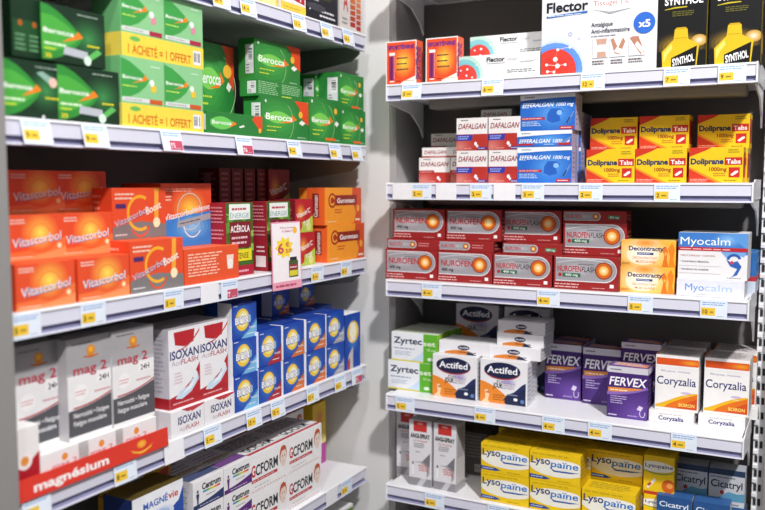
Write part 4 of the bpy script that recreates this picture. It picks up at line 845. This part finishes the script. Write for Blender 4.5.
# ================================================================== price labels on the rails
LAB = {}
YEL = 'F0C63C'
def price_label(side, s, px, txt, where, tilt=0, pink=False, rail_px=None):
    w, h = .0445, .0335
    key = (txt, pink)
    if key not in LAB:
        body = boxes_mesh('price_label', [(0, 0, -h, w, .0009, 0)], [mat('E4EDF8' if txt else 'EEEEF2', .35)], .0002)
        kids = []
        if txt:
            k = Art(w, h, .001, 'FFFFFF'); k.W, k.H = w, h
            if pink: k.r(.35, .06, .97, .5, 'C8506A', 'price_patch').t(txt, .42, .16, .24, 'F4E4E8', bold=.03)
            else: k.r(.04, .16, .56, .56, YEL, 'price_patch').t(txt, .1, .25, .22, '4A3E18', bold=.05)
            k.lines(.28 if len(txt) < 2 else .38, .26, .5, .44, 1, 'F4E4E8' if pink else '7A6A20').lines(.08, .68, .94, .9, 2, '7FA8DC').lines(.62, .1, .95, .18, 1, 'A8B4C4')
            for part, (vs, fs, cs) in k.parts.items():
                pm = bpy.data.meshes.new(part.split('#')[0]); pm.from_pydata([(x+w/2, y+.0005, z-h) for x, y, z in vs], [], fs); cc = {}
                for poly, c in zip(pm.polygons, cs):
                    if c not in cc: cc[c] = len(cc); pm.materials.append(mat(c))
                    poly.material_index = cc[c]
                kids.append((part.split('#')[0], pm))
        LAB[key] = (body, kids)
    body, kids = LAB[key]; o = link('price_label', body)
    g = .0008
    if side == 'R':
        Y = YR-g; Z = ZR[s]-.0005; o.location = (x_on_right(px, Y, Z-.016), Y, Z); o.rotation_euler = (math.radians(-tilt), 0, 0)
    else:
        X = XL+g; Z = ZL[s]-.0005; o.location = (X, y_on_left(px, X, Z-.016), Z); o.rotation_euler = (math.radians(-tilt), 0, PI/2)
    for n, m in kids: link(n, m, o)
    return tag(o, ('blank white label strip ' if not txt else 'pink price label ' if pink else 'price label with yellow patch ')+where, 'price label', 'price labels clipped to the shelf rails')
P = price_label
P('R', 0, 402, '5', 'below the leftmost orange tube carton', 8)
P('R', 0, 482, '6', 'below the long white gel cartons', 8)
P('R', 0, 580.6, '12', 'below the large white patch carton', 3)
P('R', 0, 663.5, '7', 'below the left black lotion carton', 3)
P('R', 0, 718, '9', 'below the right black lotion carton', 3)
P('R', 1, 392.5, '', 'at the left end of the red and white carton shelf')
P('R', 1, 411.5, '2', 'below the small red and white carton')
P('R', 1, 435.8, '', 'left of the label under the violet-bannered stacks')
P('R', 1, 470, '2', 'below the violet-bannered stacks')
P('R', 1, 493.5, '', 'just left of the label under the blue stack')
P('R', 1, 521.5, '3', 'below the front blue stack')
P('R', 1, 578.5, '2', 'below the leftmost yellow and red carton')
P('R', 1, 654, '2', 'below the middle yellow and red carton')
P('R', 2, 421.5, '4', 'below the leftmost red and silver cartons')
P('R', 2, 537, '4', 'below the green-pilled red and silver cartons')
P('R', 2, 627.7, '5', 'below the small orange pair')
P('R', 2, 700, '10', 'below the flat white carton with pale blue lettering')
P('R', 3, 395.5, '5', 'below the white and green cartons')
P('R', 3, 474.3, '6', 'below the navy oval cartons')
P('R', 3, 542, '4', 'below the leftmost purple carton')
P('R', 3, 588, '4', 'below the foremost purple carton')
P('R', 3, 670.7, '4', 'below the tall white and orange cartons')
P('R', 4, 424.7, '6', 'below the tall throat spray cartons')
P('R', 4, 487.5, '5', 'below the leftmost yellow lozenge stack')
P('L', 0, 211, '10', 'on the topmost left rail, nearest one', 10)
P('L', 0, 239, '14', 'on the topmost left rail below the yellow carton', 10)
P('L', 0, 291.5, '11', 'on the topmost left rail below the white and red carton', 10)
P('L', 0, 320, '16', 'on the topmost left rail below the black carton', 10)
P('L', 0, 342, '14', 'on the topmost left rail below the swatch pack', 10)
P('L', 1, 20, '9', 'below the dark green carton touching the frame', 14)
P('L', 1, 81, '9', 'below the dark green carton with tube picture', 14)
P('L', 1, 160, '15', 'below the yellow-sleeved twin packs', 14, True)
P('L', 1, 235, '16', 'below the low flat green carton', 12, True)
P('L', 1, 286.5, '9', 'below the middle green stack', 12)
P('L', 1, 328.5, '9', 'below the green carton with orange tag', 12)
P('L', 1, 350.5, '5', 'below the far-end green cartons', 12)
P('L', 2, 11.5, '5', 'below the nearest orange sun stack')
P('L', 2, 81, '3', 'below the second orange sun stack')
P('L', 2, 164, '5', 'below the grey-footed orange cartons')
P('L', 2, 201, '', 'below the flat orange carton')
P('L', 2, 221.5, '7', 'below the flat orange carton', 0, True)
P('L', 2, 311.6, '9', 'below the red fruit cartons')
P('L', 2, 341, '10', 'below the yellow-orange cartons')
P('L', 3, 22, '8', 'below the red banner near the frame', 4)
P('L', 3, 113.7, '8', 'below the far end of the red banner', 4)
P('L', 3, 164, '', 'below the nearer white and red tall carton', 4)
P('L', 3, 203.5, '5', 'below the farther white and red tall carton', 6)
P('L', 3, 246, '13', 'below the three-high blue stack', 6)
P('L', 3, 270.5, '13', 'below the red-cornered blue stack', 6)
P('L', 3, 306.5, '13', 'below the orange-cornered blue stack', 4)
P('L', 3, 334.5, '14', 'below the silver-cornered blue stack', 4)
P('L', 3, 351.5, '12', 'below the narrow upright blue carton', 4, True)
P('L', 4, 326.5, '', 'near the bare far end of the lower left shelf')
P('L', 4, 341.5, '5', 'at the bare far end of the lower left shelf')

# red banner on the rail in front of the magnesium cartons
def flat_thing(name, label, cat, W, H, front, loc, rx, rz, draw):
    k = Art(W, H, .0012, front, front, front, name=name, cat=cat); draw(k); k.build()
    o = link(name, k.built[0]); o.location = loc; o.rotation_euler = (rx, 0, rz)
    for n, m in k.built[1]: link(n, m, o)
    return tag(o, label, cat)
def draw(k):
    k.t('magnésium', .08, .28, .42, 'F8F0EE', w=.47, bold=.06)
    k.swoosh([(.72+.012*i, .3-.12*math.sin(PI*i/12), .42-.26*math.sin(PI*i/12)+.02) for i in range(13)], 'F0A02C', 'emblem').glow(.79, .62, .035, .2, 'F8C048', 'EE8A2A', 3, 'emblem')
    k.swoosh([(.70+.015*i, .5-.36*math.sin(PI*i/12), .5-.24*math.sin(PI*i/12)) for i in range(13)], 'F4B63A', 'emblem')
yb0 = y_on_left(20, XL+.004, ZL[3]+.01)
flat_thing('shelf_banner', 'red strip banner reading magnésium along the shelf edge', 'banner', .270, .029, 'DA3A2C', (XL+.0035, yb0+.135, ZL[3]-.0035), math.radians(-3), PI/2, draw)
# promotional price card standing on the rail of the orange shelf
def card(k):
    k.r(.025, .02, .975, .98, 'F2ECEE').r(0, 0, 1, .12, 'E8A0B4').lines(.1, .02, .9, .1, 1, 'B84A6A').t('Nouveau', .3, .9, .03, 'C05070', w=.5, bold=.01).t('FORMAT', .36, .845, .03, 'C05070', w=.36, bold=.02)
    k.p([(.42+(.3 if i % 2 else .2)*math.cos(PI*i/9)*1.1, .62+(.17 if i % 2 else .12)*math.sin(PI*i/9)) for i in range(18)], 'F4D83A', 'price_burst').c(.8, .87, .05, 'F0B83A', 'price_burst')
    k.t('6', .2, .54, .15, 'C8485A', w=.2, bold=.04).t('€', .46, .63, .07, 'C8485A', w=.14, bold=.03).t('50', .46, .54, .06, 'C8485A', w=.2, bold=.03)
    k.r(.56, .17, .88, .42, '4A5A34', 'picture').r(.6, .42, .84, .47, '2A2A2C', 'picture').r(.58, .19, .86, .27, 'D8D03A', 'picture').r(.58, .28, .86, .36, '9A2A3A', 'picture').lines(.6, .3, .84, .34, 1, 'F0E0E0')
yc = y_on_left(271, XL+.006, ZL[2])
flat_thing('price_card', 'tall white promotional card with 6 euro price burst and pink border', 'sign', .086, .125, 'E79AB0', (XL+.0075, yc+.050, ZL[2]-.034), math.radians(-1.5), PI/2+math.radians(-4), card)

# ================================================================== light
def area(name, loc, target, size, power, color=(1, 1, 1), sy=None):
    l = bpy.data.lights.new(name, 'AREA'); l.energy = power; l.size = size; l.color = color
    if sy: l.shape = 'RECTANGLE'; l.size_y = sy
    o = bpy.data.objects.new(name, l); col.objects.link(o); o.location = loc
    d = Vector(target)-Vector(loc); o.rotation_euler = d.to_track_quat('-Z', 'Y').to_euler()
    return o
area('ceiling_spot', (.92, -.22, 3.5), (-.6, 1.3, 1.15), .17, 124, (1, .98, .97))
area('ceiling_spot', (-.15, -.4, 3.3), (-.7, 1.3, 1.1), .16, 22, (1, .98, .97))  # weaker second spot, added as fill beside the main one
area('ceiling_panel', (.9, -.9, 2.9), (-.6, 1.3, 1.1), 1.2, 8, (.94, .95, 1), 1.2)
w = bpy.data.worlds.new('shop_air'); bpy.context.scene.world = w; w.use_nodes = True
w.node_tree.nodes['Background'].inputs[0].default_value = (.9, .91, 1, 1)
w.node_tree.nodes['Background'].inputs[1].default_value = .10
vs = bpy.context.scene.view_settings
vs.view_transform = 'Standard'; vs.look = 'None'; vs.gamma = 1; vs.exposure = -.18; vs.use_curve_mapping = False
